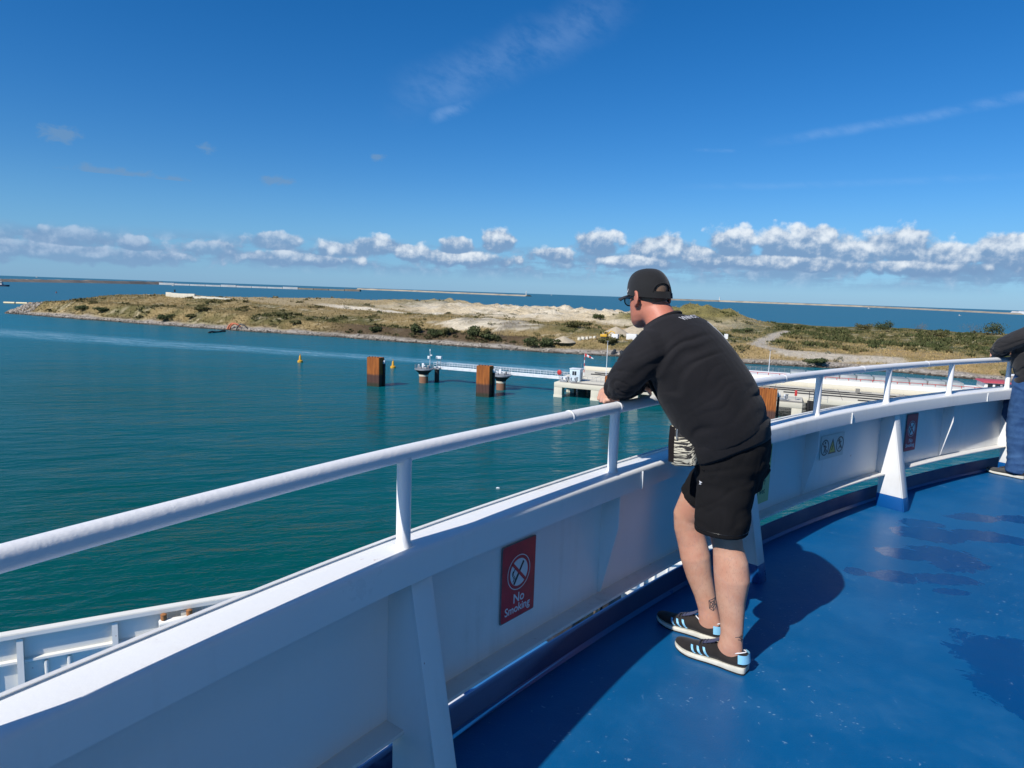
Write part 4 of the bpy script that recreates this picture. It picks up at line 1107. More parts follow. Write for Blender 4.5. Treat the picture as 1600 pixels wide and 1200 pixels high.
# cabin on the quay
o = empty('quay_cabin', berth(3.6, 5.6, 3.5), 'small pale blue white cabin at the corner of the quay where the gangway lands', 'cabin', None, BA)
M_CAB = mat('cabin_pale_blue', (0.55, 0.66, 0.72), 0.5, var=.15)
MB().box((0, 0, 1.45), (2.6, 2.4, 2.9)).build('wall', M_CAB, o, bevel=.08)
MB().box((0, 0, 2.98), (2.8, 2.6, .14)).build('roof', M_PALEST, o, bevel=.03)
w = MB().box((-.1, -1.215, 1.95), (1.0, .05, .95)).build('window', M_GLASS, o)
MB().box((-.1, -1.245, 1.95), (.08, .03, .95)).build('mullion', M_PALEST, w)
MB().box((1.315, .3, 1.1), (.05, .9, 2.0)).build('door', M_GREYST, o)
MB().tube([(1.0, .5, 3.05), (1.0, .5, 4.2)], .04, 5).build('aerial', M_GREYST, o)
pts = [Vector((1.5 + k * 1.1, 1.0, 0)) for k in range(8)]; rail_parts(o, pts, 1.1, M_GREYST)
# hooks, buoy and rails at the quay corner
def hook_set(p, q, label):
    o = empty('mooring_hook', berth(p, q, 3.5), label, 'mooring hook', 'quick release hooks on the quay', BA)
    MB().box((0, 0, .2), (1.8, 1.0, .4)).build('base', M_GREYST, o, bevel=.05)
    for x in (-.5, .45): MB().tube([(x, .2, .4), (x, .1, 1.0), (x, -.4, 1.2), (x, -.8, .95)], [.2, .2, .15, .06], 8).build('hook', M_PALEST, o, smooth=60)
    MB().rings([ring(.22, .4, 12, .9, .2), ring(.2, 1.1, 12, .9, .2), ring(.3, 1.2, 12, .9, .2), ring(.3, 1.32, 12, .9, .2)]).build('capstan', M_GREYST, o)
    MB().tube([(-.9, .4, .4), (-.9, .4, 1.9)], .06, 5).build('post', M_GREYST, o)
hook_set(1.9, 1.6, 'grey mooring hooks at the left corner of the quay, before the cabin')
hook_set(4.0, 1.9, 'pale mooring hooks just right of the quay corner, before the cabin')
hook_set(50.0, 2.4, 'grey mooring hooks on the quay right of the orange pile block')
o = empty('lifebuoy_stand', berth(-0.8, 6.0, 4.0), 'red round lifebuoy box on a post at the end of the gangway', 'lifebuoy', None, BA)
MB().tube([(0, 0, -.5), (0, 0, 1.0)], .06, 6).build('post', M_GREYST, o)
MB().rings([[Vector((math.cos(2 * PI * k / 20) * .55 * r, y, 1.2 + math.sin(2 * PI * k / 20) * .62 * r)) for k in range(20)] for y, r in ((-.2, .8), (-.12, 1), (.12, 1), (.2, .8))]).build('case', M_RED, o)
# windsock
o = empty('windsock', berth(2.0, 17.5, 3.5), 'red and white windsock on a banded pole, standing on the quay', 'windsock', None, BA)
for k in range(7): MB().rings([ring(.09, k * .8), ring(.09, k * .8 + .8)]).build('pole_band', M_RED if k % 2 else M_PALEST, o)
pr = None
for k in range(4):
    x0, x1 = k * .55, k * .55 + .55; r0_, r1_ = .42 - k * .075, .42 - (k + 1) * .075
    def rr_(x, r): return [Vector((.1 + x, math.cos(2 * PI * j / 12) * r, 5.35 - x * .38 + math.sin(2 * PI * j / 12) * r)) for j in range(12)]
    MB().rings([rr_(x0, r0_), rr_(x1, r1_)]).build('sock_band', M_PALEST if k % 2 else M_RED, o, smooth=60)
# lamp posts
def lamp_post(pos, h, label):
    o = empty('lamp_post', pos, label, 'lamp post', 'thin lamp posts on the berth')
    MB().tube([(0, 0, 0), (0, 0, h)], [.10, .06], 6).build('pole', M_PALEST, o)
    MB().box((0, 0, h + .1), (.55, .35, .22)).build('lantern', M_GREYST, o, bevel=.05)
    MB().tube([(0, 0, h), (0, 0, h + .05)], .09, 6).build('bracket', M_GREYST, o)
lamp_post(berth(7.2, 20.0, 3.5), 8.9, 'thin lamp post on the quay between the windsock and the leaning man')
lamp_post(berth(45.5, 47.0, 1.5), 9.3, 'thin lamp post rising behind the rail, right of the leaning man')
# ladder and red cabinet at the right end of the front slab
o = empty('access_ladder', berth(55.2, 3.2, 1.0), 'dark caged ladder with handrails at the right end of the quay slab', 'ladder', None, BA)
for x in (0, .9): MB().tube([(x, 0, 0), (x, 0, 4.6)], .07, 5).build('stile', M_BLACK, o)
for k in range(9): MB().tube([(0, 0, .3 + k * .4), (.9, 0, .3 + k * .4)], .035, 5).build('rung', M_BLACK, o)
MB().box((.5, .8, 1.4), (1.6, .3, 2.6)).build('fender', M_BLACK, o, bevel=.08)
pts = [Vector((x, 1.2, 2.5)) for x in (0, 1.2, 2.4, 3.6)]; rail_parts(o, pts, 1.4, M_GREYST)
o = empty('fire_cabinet', berth(52.6, 4.5, 3.5), 'bright red fire cabinet on a post near the caged ladder', 'fire cabinet', None, BA)
MB().tube([(0, 0, 0), (0, 0, 1.0)], .06, 6).build('post', M_GREYST, o)
MB().box((0, 0, 1.5), (.5, .35, 1.2)).build('case', M_RED, o, bevel=.06)
# barge moored behind the quay
o = empty('barge', berth(50, 38.0, 0), 'long white barge with grey hatch covers and red railing behind the quay', 'barge', None, BA + R(1.5))
M_BW = painted('barge_white', (0.78, 0.77, 0.72), 0.5, .35, (.5, .42, .32), .3)
hullp = [(-16, 0), (46, 0), (50, 1.5), (52, 5), (50, 8.5), (46, 10), (-16, 10), (-19, 8), (-20, 5), (-19, 2)]
MB().prism([(x, y, -1) for x, y in hullp], (0, 0, 5.9)).build('hull', M_BW, o, bevel=.1)
MB().prism([(x, y, 4.93) for x, y in hullp], (0, 0, .12)).build('gunwale', M_BW, o)
M_HATCH = mat('grey_hatch_cover', (0.30, 0.33, 0.33), 0.6, var=.3, vscale=.4)
for k in range(10):
    x = 3 + k * 3.9
    MB().box((x, 5.2, 5.6), (3.8, 6.6, 1.1), taper=.9).build('hatch_cover', M_HATCH, o, bevel=.08)
pts = [Vector((x, .25, 5.05)) for x in np.arange(-15, 46, 2.7)]
for p_ in pts: MB().tube([p_ + Vector((0, 0, -1.1)), p_ + Vector((0, 0, .55))], .09, 5).build('rail_post', M_RED, o)
MB().tube([p_ + Vector((0, 0, .5)) for p_ in pts], .07, 5).build('rail', M_RED, o)
wh = MB().box((46.5, 5, 5.9), (5.2, 7.0, 1.7)).build('wheelhouse', M_BW, o, bevel=.06)
MB().box((46.5, 5, 6.9), (6.2, 8.0, .35), taper=.85).build('wheelhouse_roof', mat('faded_red_roof', (.48, .08, .10), .6, var=.3), o, bevel=.05)
for k in range(3): MB().box((45 + k * 1.5, 1.48, 6.1), (1.0, .06, .8)).build('window', M_GLASS, wh)
MB().tube([(50.3, 5, 5), (50.3, 5, 9.0)], .08, 6).build('mast', M_GREYST, o)
MB().box((50.3, 5, 8.6), (1.8, .15, .5)).build('radar', M_PALEST, o, bevel=.04)
# gangway fence behind the quay, right of the man
o = empty('mesh_fence', berth(38, 50.5, 2.0), 'grey mesh fence on a low wall beyond the barge, above the rail', 'fence', None, BA)
MB().box((10, 0, 1.0), (24, .4, 2.0)).build('wall', M_CONC, o)
for k in range(17): MB().tube([(-2 + k * 1.5, 0, 2), (-2 + k * 1.5, 0, 3.9)], .06, 5).build('fence_post', M_GREYST, o)
for z in (2.3, 2.7, 3.1, 3.5, 3.85): MB().tube([(-2, 0, z), (22, 0, z)], .035, 5).build('wire', M_GREYST, o)

# ------------------------------------------------------------------ buoys and other floating things
def buoy(u, v, label):
    o = empty('marker_buoy', sea_at(u, v), label, 'buoy', 'yellow marker buoys')
    MB().rings([ring(.75, -.5, 16), ring(.85, .1, 16), ring(.80, .55, 16), ring(.4, .75, 16)]).build('float', M_YEL, o)
    MB().rings([ring(.42, .75, 12), ring(.30, 1.9, 12), ring(.18, 2.2, 12)]).build('tower', M_YEL, o)
    for a in (0, PI / 2): MB().box((0, 0, 2.5), (.55, .10, .10), Matrix.Rotation(a, 3, 'Z') @ Matrix.Rotation(R(45), 3, 'Y')).build('cross', M_YEL, o)
    MB().tube([(0, 0, 2.1), (0, 0, 2.75)], .05, 6).build('light', M_BLACK, o)
buoy(469, 566, 'yellow marker buoy alone on open water, left of the rusty pile blocks')
buoy(614, 575, 'yellow marker buoy just right of the farthest left rusty pile block')
o = empty('dredge_pipeline', sea_at(5, 474), 'floating cream and yellow pipeline sections by the tip of the island', 'pipeline')
pa, pb = sea_at(5, 474.5), sea_at(84, 477); L = (pb - pa)
M_CRM = mat('cream_pipe', (.75, .62, .36), .5, var=.2)
for k in range(4):
    a, b = L * (k / 4 + .012), L * ((k + 1) / 4 - .012); dz = Vector((0, 0, .6))
    MB().tube([a + dz, a + dz + (b - a) * .02, b + dz - (b - a) * .02, b + dz], [.7, .95, .95, .7], 10).build('pipe_section', M_CRM if k < 2 else M_YEL, o)
a_, t_, p_ = land_pick(368, 514); o = empty('dredge_pipe_end', (p_.x, p_.y, land_h(a_, t_)), 'orange dredge pipe ends lying on the stones at the water', 'pipe')
M_OR = mat('orange_pipe', (.50, .13, .05), .6, var=.3)
ax = AX.to_3d()
for k, (dx, w) in enumerate(((-2.6, .45), (-1.2, .4), (3.5, .35))):
    MB().tube([ax * (dx - 2.2) + Vector((0, -1.5, -.3)), ax * (dx - 1.4) + Vector((0, -.8, 1.5)), ax * dx + Vector((0, 0, 2.6)), ax * (dx + 2.2) + Vector((0, .6, 2.7 - k * .3)), ax * (dx + 4.0) + Vector((0, 1, 1.8 - k * .5))], w, 8).build('pipe_bend', M_OR if k < 2 else M_DARKST, o, smooth=60)
pa, pb = sea_at(326, 520.5), sea_at(352, 518.5); o = empty('floating_hose', pa, 'dark floating hose on the water beside the orange pipe', 'hose')
MB().tube([(0, 0, .25)] + [((pb - pa) * k + Vector((0, 0, .35 + .25 * math.sin(k * 9)))) for k in (.2, .4, .6, .8, 1)], .42, 8).build('hose_section', M_BLACK, o, smooth=60)
# concrete wall on the crest of the island
def on_land(u, v):
    a, t, p = land_pick(u, v); return Vector((p.x, p.y, land_h(a, t)))
o = empty('block_wall', on_land(254, 464), 'row of big pale concrete blocks on the crest of the island', 'wall'); pw = on_land(385, 465) - on_land(254, 464)
base = o.location.copy(); wd = AX.to_3d()
for k in range(11):
    h = 2.6 if k < 5 else 1.3 - .05 * k; L_ = 5.0
    pos = wd * (k * (L_ + .12) + 2.5) + TX.to_3d() * 3.0
    a_, t_ = to_at(base.x + pos.x, base.y + pos.y); pos.z = land_h(a_, t_) - base.z - .5
    MB().box(pos + Vector((0, 0, h / 2 + .3)), (L_, 1.2, h + .6), rot_z(BA)).build('block', M_CONC, o, bevel=.06)
q = wd * 7.5 + TX.to_3d() * 3.0
MB().box(Vector((q.x, q.y, 4.0)), (.7, .7, 1.6), rot_z(BA)).build('beacon', M_DARKST, o)
# work site: digger, containers, heaps, stone blocks
def heap(u, v, r, h, m, label):
    p = on_land(u, v); o = MB(); n = 28; rg = np.random.default_rng(int(u)); rs = []
    for i in range(9):
        k = i / 8; rs.append([Vector((math.cos(2 * PI * j / n) * r * (1 - k) * (1 + .10 * fbm(j * .9 if j < n / 2 else (n - j) * .9, i * .3, u)), math.sin(2 * PI * j / n) * r * (1 - k) * (1 + .10 * fbm(j * .7, i, u + 3)), h * (k ** .9) * (1 + .05 * fbm(j, i, u + 9)) - .6)) for j in range(n)])
    ob = o.rings(rs).build('sand_heap', m, smooth=180); ob.location = p; tag(ob, label, 'sand heap', 'heaps of sand at the work site')
M_HEAP = mat('heaped_sand', (.48, .40, .28), .95, var=.25, vscale=.6, bump=.6, bscale=1.5, bdist=.2)
heap(962, 523, 8, 4.4, M_HEAP, 'grey tan sand heap behind the yellow digger'); heap(996, 521, 11, 5.0, M_HEAP, 'larger pale sand heap next to the man\'s face')
heap(880, 533, 6, 2.6, M_HEAP, 'low grey heap of sand left of the row of stone blocks')
p = on_land(945, 530); o = empty('excavator', p + Vector((0, 0, .1)), 'yellow digger parked by the sand heap', 'digger', None, BA)
M_DIG = mat('digger_yellow', (.62, .36, .03), .5)
for y in (-1.0, 1.0): MB().box((0, y, .45), (3.4, .6, .9)).build('track', M_BLACK, o, bevel=.3)
MB().box((-.4, 0, 1.5), (3.0, 2.4, 1.1)).build('body', M_DIG, o, bevel=.15)
cb = MB().box((.5, -.6, 2.6), (1.3, 1.2, 1.3)).build('cab', M_DIG, o, bevel=.1); MB().box((.5, -1.215, 2.75), (1.0, .04, .8)).build('window', M_GLASS, cb)
MB().tube([(.9, .3, 1.8), (2.6, .3, 3.6), (4.2, .3, 3.0)], [.35, .3, .22], 6).build('boom', M_DIG, o); MB().tube([(4.2, .3, 3.0), (4.6, .3, 1.2)], [.22, .16], 6).build('stick', M_DIG, o)
MB().box((4.5, .3, .8), (.8, 1.0, .8), taper=.7).build('bucket', M_DARKST, o, bevel=.1)
M_CONT = mat('container_white', (.72, .73, .72), .5, var=.1); M_CONTG = mat('container_grey', (.35, .38, .42), .5)
for (u, v, L_, lab) in ((961, 531, 2.8, 'small white site container right of the yellow digger'), (987, 531, 4.5, 'white and grey site container close to the man\'s shoulder')):
    p = on_land(u, v); o = empty('site_container', p, lab, 'container', 'site containers', BA)
    MB().box((0, 0, 1.25), (L_, 2.4, 2.6)).build('body', M_CONT, o, bevel=.05); MB().box((L_ / 2 + .04, 0, 1.25), (.06, 2.2, 2.3)).build('door', M_CONTG, o)
    for k in range(int(L_ / .5)): MB().box((-L_ / 2 + .3 + k * .5, -1.215, 1.25), (.18, .04, 2.2)).build('rib', M_CONT, o)
SB = ['leftmost stone block of the short row left of the digger', 'second stone block from the left in the row by the digger', 'middle stone block in the row left of the digger', 'second stone block from the digger in its row', 'stone block nearest the yellow digger']
for k, (u, v) in enumerate(((905, 531.5), (911, 531), (917, 530.3), (923, 529.8), (929, 529.2))):
    o = MB(); p = on_land(u, v); q = np.random.default_rng(40 + k)
    ob = o.box((0, 0, .5), (1.6 + q.uniform(-.3, .3), 1.3, 1.3), rot_z(q.uniform(0, 3)), taper=.75).build('stone_block', M_CONC, bevel=.25); ob.location = p
    tag(ob, SB[k], 'stone', 'row of stone blocks at the work site')
p = on_land(966, 556); p.z = max(p.z, .5)
for k, (dx, h_) in enumerate(((-2.0, 3.2), (1.6, 2.6))):
    ob = MB().box((0, 0, .6), (2.2, 2.0, h_), Matrix.Rotation(R(25 - 60 * k), 3, 'Y') @ rot_z(k), taper=.45).build('fallen_block', M_DARKST, bevel=.2); ob.location = p + AX.to_3d() * dx
    tag(ob, ('taller' if k == 0 else 'lower') + ' dark slab tipped over on the shore behind the man\'s arm', 'slab')
p = on_land(1134, 533); o = empty('info_board', p, 'small white board standing on the slope right of the man\'s shoulder', 'board', None, BA)
MB().box((0, 0, 2.0), (1.6, .12, 2.2)).build('board', M_CONT, o); MB().tube([(0, .12, 0), (0, .12, 2.5)], .08, 5).build('post', M_GREYST, o)

# ------------------------------------------------------------------ far breakwaters, lights and boats
M_FARR = mat('far_rubble', (.30, .24, .18), .9, var=.45, vscale=.004); M_FARS = mat('far_sand_concrete', (.36, .31, .23), .9, var=.4, vscale=.006); M_FARW = mat('far_white_quay', (.62, .62, .60), .7, var=.3, vscale=.01)
def breakwater(pix, h, w, m, label):
    pts = [sea_at(u, v) for u, v in pix]; g = MB(); L_ = []
    for a, b in zip(pts, pts[1:]):
        for k in range(14): L_.append(a + (b - a) * (k / 14))
    L_.append(pts[-1]); rs = []
    for i, p in enumerate(L_):
        t = (L_[min(i + 1, len(L_) - 1)] - L_[max(i - 1, 0)]).normalized(); n = Vector((-t.y, t.x, 0)); hh = h * (p.y / 5000) * (1 + .22 * fbm(i * .8, h, 3))
        rs.append([p - n * w * -1.0 + Vector((0, 0, -2)), p + n * w * .35 + Vector((0, 0, hh)), p - n * w * .35 + Vector((0, 0, hh)), p - n * w + Vector((0, 0, -2))])
    o = g.rings(rs).build('breakwater', m, smooth=None); tag(o, label, 'breakwater', 'far breakwaters')
breakwater([(-60, 439), (0, 440), (60, 441), (130, 442), (250, 444.6)], 19, 40, M_FARR, 'brown far breakwater behind the tip of the island, with the workboat before it')
breakwater([(560, 452.6), (640, 455.5), (720, 459), (826, 463.2)], 10, 40, M_FARS, 'thin tan far breakwater that ends at the tall white lighthouse')
breakwater([(1040, 468.8), (1124, 471.5), (1230, 475.5), (1350, 480), (1470, 485.5), (1590, 491.5)], 11, 40, M_FARS, 'thin tan far breakwater right of the capped man, with the small lighthouse')
breakwater([(1584, 490.5), (1640, 493), (1700, 496)], 20, 30, M_FARW, 'white far breakwater head just above the second person')
fq = empty('far_quay', (0, 0, 0), 'long low white quay far off on the horizon, beyond the crest of the island', 'quay')
for k in range(13):
    u0_ = 252 + k * 24; u1_ = u0_ + 23; a, b = sea_at(u0_, 444.8 + k * .825), sea_at(u1_, 444.8 + (k + .95) * .825)
    c = (a + b) / 2; h_ = (13 if k % 4 else 18) * c.y / 6000
    ob = MB().box((0, 0, h_ / 2 - 1), ((b - a).length, 60, h_ + 2), rot_z(math.atan2(b.y - a.y, b.x - a.x))).build('quay_section', M_FARW if k < 9 else (M_FARS if k % 2 else M_FARR), smooth=None); ob.location = c
    ob.parent = fq
def lighthouse(u, v, hpx, label, fat=1.0):
    p = sea_at(u, v); k = p.y / 1062; h = hpx * k; o = empty('lighthouse', p, label, 'lighthouse', 'far lighthouses')
    MB().rings([ring(k * .75 * fat, 0, 12), ring(k * .5 * fat, h * .75, 12)]).build('tower', M_FARW, o)
    MB().rings([ring(k * .7 * fat, h * .75, 12), ring(k * .7 * fat, h * .78, 12), ring(k * .42 * fat, h * .8, 12), ring(k * .42 * fat, h * .92, 12), ring(.3, h, 12)]).build('lantern', M_FARW, o)
lighthouse(822, 463, 8.5, 'tall white lighthouse at the end of the far breakwater, left of the man\'s cap')
lighthouse(1124, 471, 7.0, 'short white lighthouse on the far breakwater right of the man\'s head', 1.5)
def boat(u, v, lpx, label, kind='boat', hull=None):
    p = sea_at(u, v); k = p.y / 1062; L_ = lpx * k; o = empty('work_boat' if kind == 'work' else 'small_boat', p, label, 'boat')
    prof = [(-.5, -.16), (.2, -.17), (.42, -.08), (.5, 0), (.42, .08), (.2, .17), (-.5, .16)]
    rs = [[Vector((x * L_ * f, y * L_ * f, z * L_)) for x, y in prof] for z, f in ((-.04, .8), (.06, .95), (.14, 1.0))]
    MB().rings(rs).build('hull', hull or M_FARW, o)
    c = MB().box((-.22 * L_, 0, .25 * L_), (.26 * L_, .22 * L_, .24 * L_), taper=.85).build('cabin', M_FARW, o)
    MB().box((-.22 * L_, -.112 * L_, .29 * L_), (.2 * L_, .01 * L_, .08 * L_)).build('window', M_GLASS, c)
    MB().tube([(-.2 * L_, 0, .36 * L_), (-.2 * L_, 0, .62 * L_)], .012 * L_, 5).build('mast', M_FARW, o)
M_NAVY = mat('navy_hull', (.02, .04, .08), .5)
boat(6, 447.5, 19, 'white and dark workboat at the left edge, before the brown breakwater', 'work', M_NAVY)
boat(1358, 482.5, 4.5, 'tiny white boat before the far breakwater, left of the other white boat'); boat(1500, 493.5, 5, 'tiny white boat on blue water near the second person'); boat(271, 446.8, 5, 'tiny white boat under the left end of the far white quay')
boat(862, 461.4, 3, 'tiny white boat on the horizon between the tall lighthouse and the man\'s cap'); boat(58, 433.5, 4, 'tiny pale ship on the horizon above the brown breakwater')
p = sea_at(88, 458); k = p.y / 1062; o = empty('channel_buoy', p, 'small dull red buoy on the water beyond the tip of the island', 'buoy')
MB().rings([ring(1.3 * k, -.5, 12), ring(1.3 * k, .9 * k, 12), ring(.5 * k, 1.2 * k, 12), ring(.35 * k, 3.2 * k, 12)]).build('float', mat('dull_red', (.22, .08, .06), .7), o)
ob = MB().box((0, 0, 0), (.5, .25, .12), taper=.5).build('gull', M_PALEST, bevel=.03); ob.location = sea_at(778, 762, .05); tag(ob, 'white gull resting on the green water below the rail', 'gull')
# ------------------------------------------------------------------ people
from mathutils.bvhtree import BVHTree
N0, T0 = Vector((-0.7826, 0.6225, 0)), Vector((0.6225, 0.7826, 0))
class Frame:
    """places a body that was measured as (f outward over the rail, r along the rail, z above the deck)"""
    def __init__(s, org, f, r, dr=0.0): s.o, s.f, s.r = org, f, r
    def __call__(s, p): return s.o + s.f * p[0] + s.r * p[1] + Vector((0, 0, p[2]))
    def dir(s, p): return (s.f * p[0] + s.r * p[1] + Vector((0, 0, p[2]))).normalized()
    def inv(s, w): q = w - s.o; return Vector((q.dot(s.f), q.dot(s.r), q.z))
def remesh(mb, voxel, it=6, fac=0.5):
    bmesh.ops.recalc_face_normals(mb.bm, faces=mb.bm.faces[:])
    me = bpy.data.meshes.new('tmp'); mb.bm.to_mesh(me); mb.bm.free()
    o = bpy.data.objects.new('tmp', me); COL.objects.link(o)
    m = o.modifiers.new('r', 'REMESH'); m.mode = 'VOXEL'; m.voxel_size = voxel
    if it: s = o.modifiers.new('s', 'SMOOTH'); s.factor = fac; s.iterations = it
    dg = bpy.context.evaluated_depsgraph_get(); out = bpy.data.meshes.new_from_object(o.evaluated_get(dg))
    bpy.data.objects.remove(o); bpy.data.meshes.remove(me)
    out.polygons.foreach_set('use_smooth', [True] * len(out.polygons)); return out
def loft(mb, rows, ref, n=24, ex=2.0, fixed=None):
    """rows: (centre, a along ref, b across); every ring lies across the path"""
    P = [Vector(r[0]) for r in rows]; rs = []
    for i, r in enumerate(rows):
        t = (P[min(i + 1, len(P) - 1)] - P[max(i - 1, 0)]).normalized() if fixed is None else fixed
        u = (Vector(ref) - t * Vector(ref).dot(t)).normalized(); v = t.cross(u)
        ring_ = []
        for k in range(n):
            a = 2 * PI * k / n; c, s = math.cos(a), math.sin(a)
            c = math.copysign(abs(c) ** (2 / ex), c); s = math.copysign(abs(s) ** (2 / ex), s)
            ring_.append(P[i] + u * c * r[1] + v * s * r[2])
        rs.append(ring_)
    mb.rings(rs); return mb
def ball(mb, c, X_, Y_, Z_, n=16, m=9):
    rs = []
    for j in range(m):
        th = PI * (j + .5) / m
        rs.append([Vector(c) + X_ * (math.sin(th) * math.cos(2 * PI * k / n)) + Y_ * (math.sin(th) * math.sin(2 * PI * k / n)) - Z_ * math.cos(th) for k in range(n)])
    mb.rings(rs); return mb
def displace(me, fn):
    """fn(world co, normal) -> signed push along the normal"""
    nv = len(me.vertices); co = np.zeros(nv * 3); me.vertices.foreach_get('co', co); co = co.reshape(-1, 3)
    nn = np.array([v.normal[:] for v in me.vertices])
    d = np.array([fn(Vector(c), Vector(n)) for c, n in zip(co, nn)])
    co = co + nn * d[:, None]; me.vertices.foreach_set('co', co.ravel()); me.update()
def bvh_of(me):
    return BVHTree.FromPolygons([v.co.copy() for v in me.vertices], [tuple(p.vertices) for p in me.polygons])
def project(me, bvh, M, lift=0.002):
    """lay a flat mesh (in the plane of the matrix M) onto a surface, looking along M's -Z"""
    z = M.to_3x3().col[2]
    for v in me.vertices:
        h = v.co.z; w = M @ Vector((v.co.x, v.co.y, 0)); hit = bvh.ray_cast(w + z * 0.0, -z, 0.6)
        if hit[0] is None: q = bvh.find_nearest(w); hit = (q[0], q[1])
        v.co = hit[0] + z * (lift + max(0, h) * .3)
    me.update(); return me
def frame_at(p, z, up):
    z = z.normalized(); x = Vector(up).cross(z).normalized(); y = z.cross(x)
    return Matrix(((x.x, y.x, z.x, p.x), (x.y, y.y, z.y, p.y), (x.z, y.z, z.z, p.z), (0, 0, 0, 1)))
def fabric(name, col, col2=None, bscale=420, rough=0.9, weave=0.25, sheen=0.15):
    m = bpy.data.materials.new(name); m.use_nodes = True
    N = NT(m.node_tree); b = m.node_tree.nodes['Principled BSDF']
    pos = X(N, N.new('ShaderNodeTexCoord').outputs['Object'])
    n = N.noise(pos, 9, 5, 0.65)
    N.link(N.mix(N.smooth(n, 0.3, 0.75), col, col2 or tuple(c * 1.35 for c in col)), b.inputs['Base Color'])
    b.inputs['Roughness'].default_value = rough; b.inputs['Specular IOR Level'].default_value = 0.25
    b.inputs['Sheen Weight'].default_value = sheen; b.inputs['Sheen Roughness'].default_value = 0.5
    b2 = N.bump(N.noise(pos, 26, 4, 0.6), 0.35, 0.006)
    N.link(N.bump(N.noise(pos, bscale, 3, 0.6), weave, 0.001, b2), b.inputs['Normal'])
    return m
def skin_mat(name, col, col2):
    m = bpy.data.materials.new(name); m.use_nodes = True
    N = NT(m.node_tree); b = m.node_tree.nodes['Principled BSDF']
    pos = X(N, N.new('ShaderNodeTexCoord').outputs['Object']); x, y, z = N.sep(pos)
    n = N.noise(pos, 11, 5, 0.65); f = N.noise(pos, 60, 4, 0.7)
    c = N.mix(N.smooth(n, 0.3, 0.7), col, col2)
    c = N.mix(N.smooth(f, 0.52, 0.75) * 0.35, c, tuple(v * .62 for v in col2))
    red = N.smooth(z, 1.15, 1.45)                                        # wind-burnt neck and face
    c = N.mix(N.smooth(N.noise(pos, 5, 4, .6), .42, .62) * .30, c, (0.46, 0.165, 0.115))
    vein = N.noise(N.vec(x * 14, y * 14, z * 6), 1.0, 2, .5)
    c = N.mix(N.smooth((vein - .5).abs(), .022, .0) * .16, c, (0.30, 0.22, 0.24))
    c = N.mix(red * 0.75, c, (0.50, 0.150, 0.095))
    hair = N.noise(N.vec(x * 260, y * 260, z * 70), 1.0, 2, 0.5)
    c = N.mix(N.smooth(hair, 0.58, 0.70) * N.smooth(z, 0.14, 0.24) * N.smooth(z, 0.62, 0.5) * 0.22, c, (0.16, 0.09, 0.05))
    N.link(c, b.inputs['Base Color']); b.inputs['Roughness'].default_value = 0.5
    b.inputs['Subsurface Weight'].default_value = 0.12; b.inputs['Subsurface Radius'].default_value = (0.012, 0.005, 0.003)
    b.inputs['Specular IOR Level'].default_value = 0.35
    N.link(N.bump(N.noise(pos, 240, 3, 0.6), 0.2, 0.001, N.bump(N.noise(pos, 32, 3, .5), 0.2, 0.004)), b.inputs['Normal'])
    return m
M_SKIN = skin_mat('fair_skin', (0.52, 0.270, 0.180), (0.58, 0.345, 0.245))
M_HOOD = fabric('black_sweat_cotton', (0.0095, 0.0090, 0.0108), sheen=.06)
M_SHORT = fabric('black_shorts_jersey', (0.0062, 0.0060, 0.0068), rough=1.0, sheen=.0)
M_CAP = fabric('black_cap_twill', (0.0100, 0.0100, 0.0108), bscale=600)
M_STUB = fabric('shaved_brown_hair', (0.17, 0.105, 0.068), (0.24, 0.15, 0.105), bscale=700, weave=.6)
M_SUEDE = fabric('black_suede', (0.0125, 0.011, 0.011), (0.024, 0.021, 0.020), bscale=300)
M_STRIPE = mat('pale_blue_leather', (0.22, 0.52, 0.75), 0.5, var=.1, vscale=30)
M_SOLE = mat('cream_rubber', (0.66, 0.64, 0.55), 0.6, var=.2, vscale=20)
M_LACE = fabric('navy_lace', (0.012, 0.014, 0.032)); M_GREYLIN = fabric('navy_lining', (0.04, 0.045, 0.09))
M_PRINT = mat('white_print', (0.68, 0.68, 0.70), 0.7); M_INK = mat('tattoo_ink', (0.055, 0.05, 0.055), 0.6); M_LENS = mat('grey_lens', (0.30, 0.36, 0.40), 0.08); M_LENS.node_tree.nodes['Principled BSDF'].inputs['Alpha'].default_value = 0.22; M_FRAMEB = mat('black_plastic', (0.008, 0.008, 0.009), 0.3)
M_TREAD = mat('black_outsole', (0.015, 0.015, 0.015), .8)

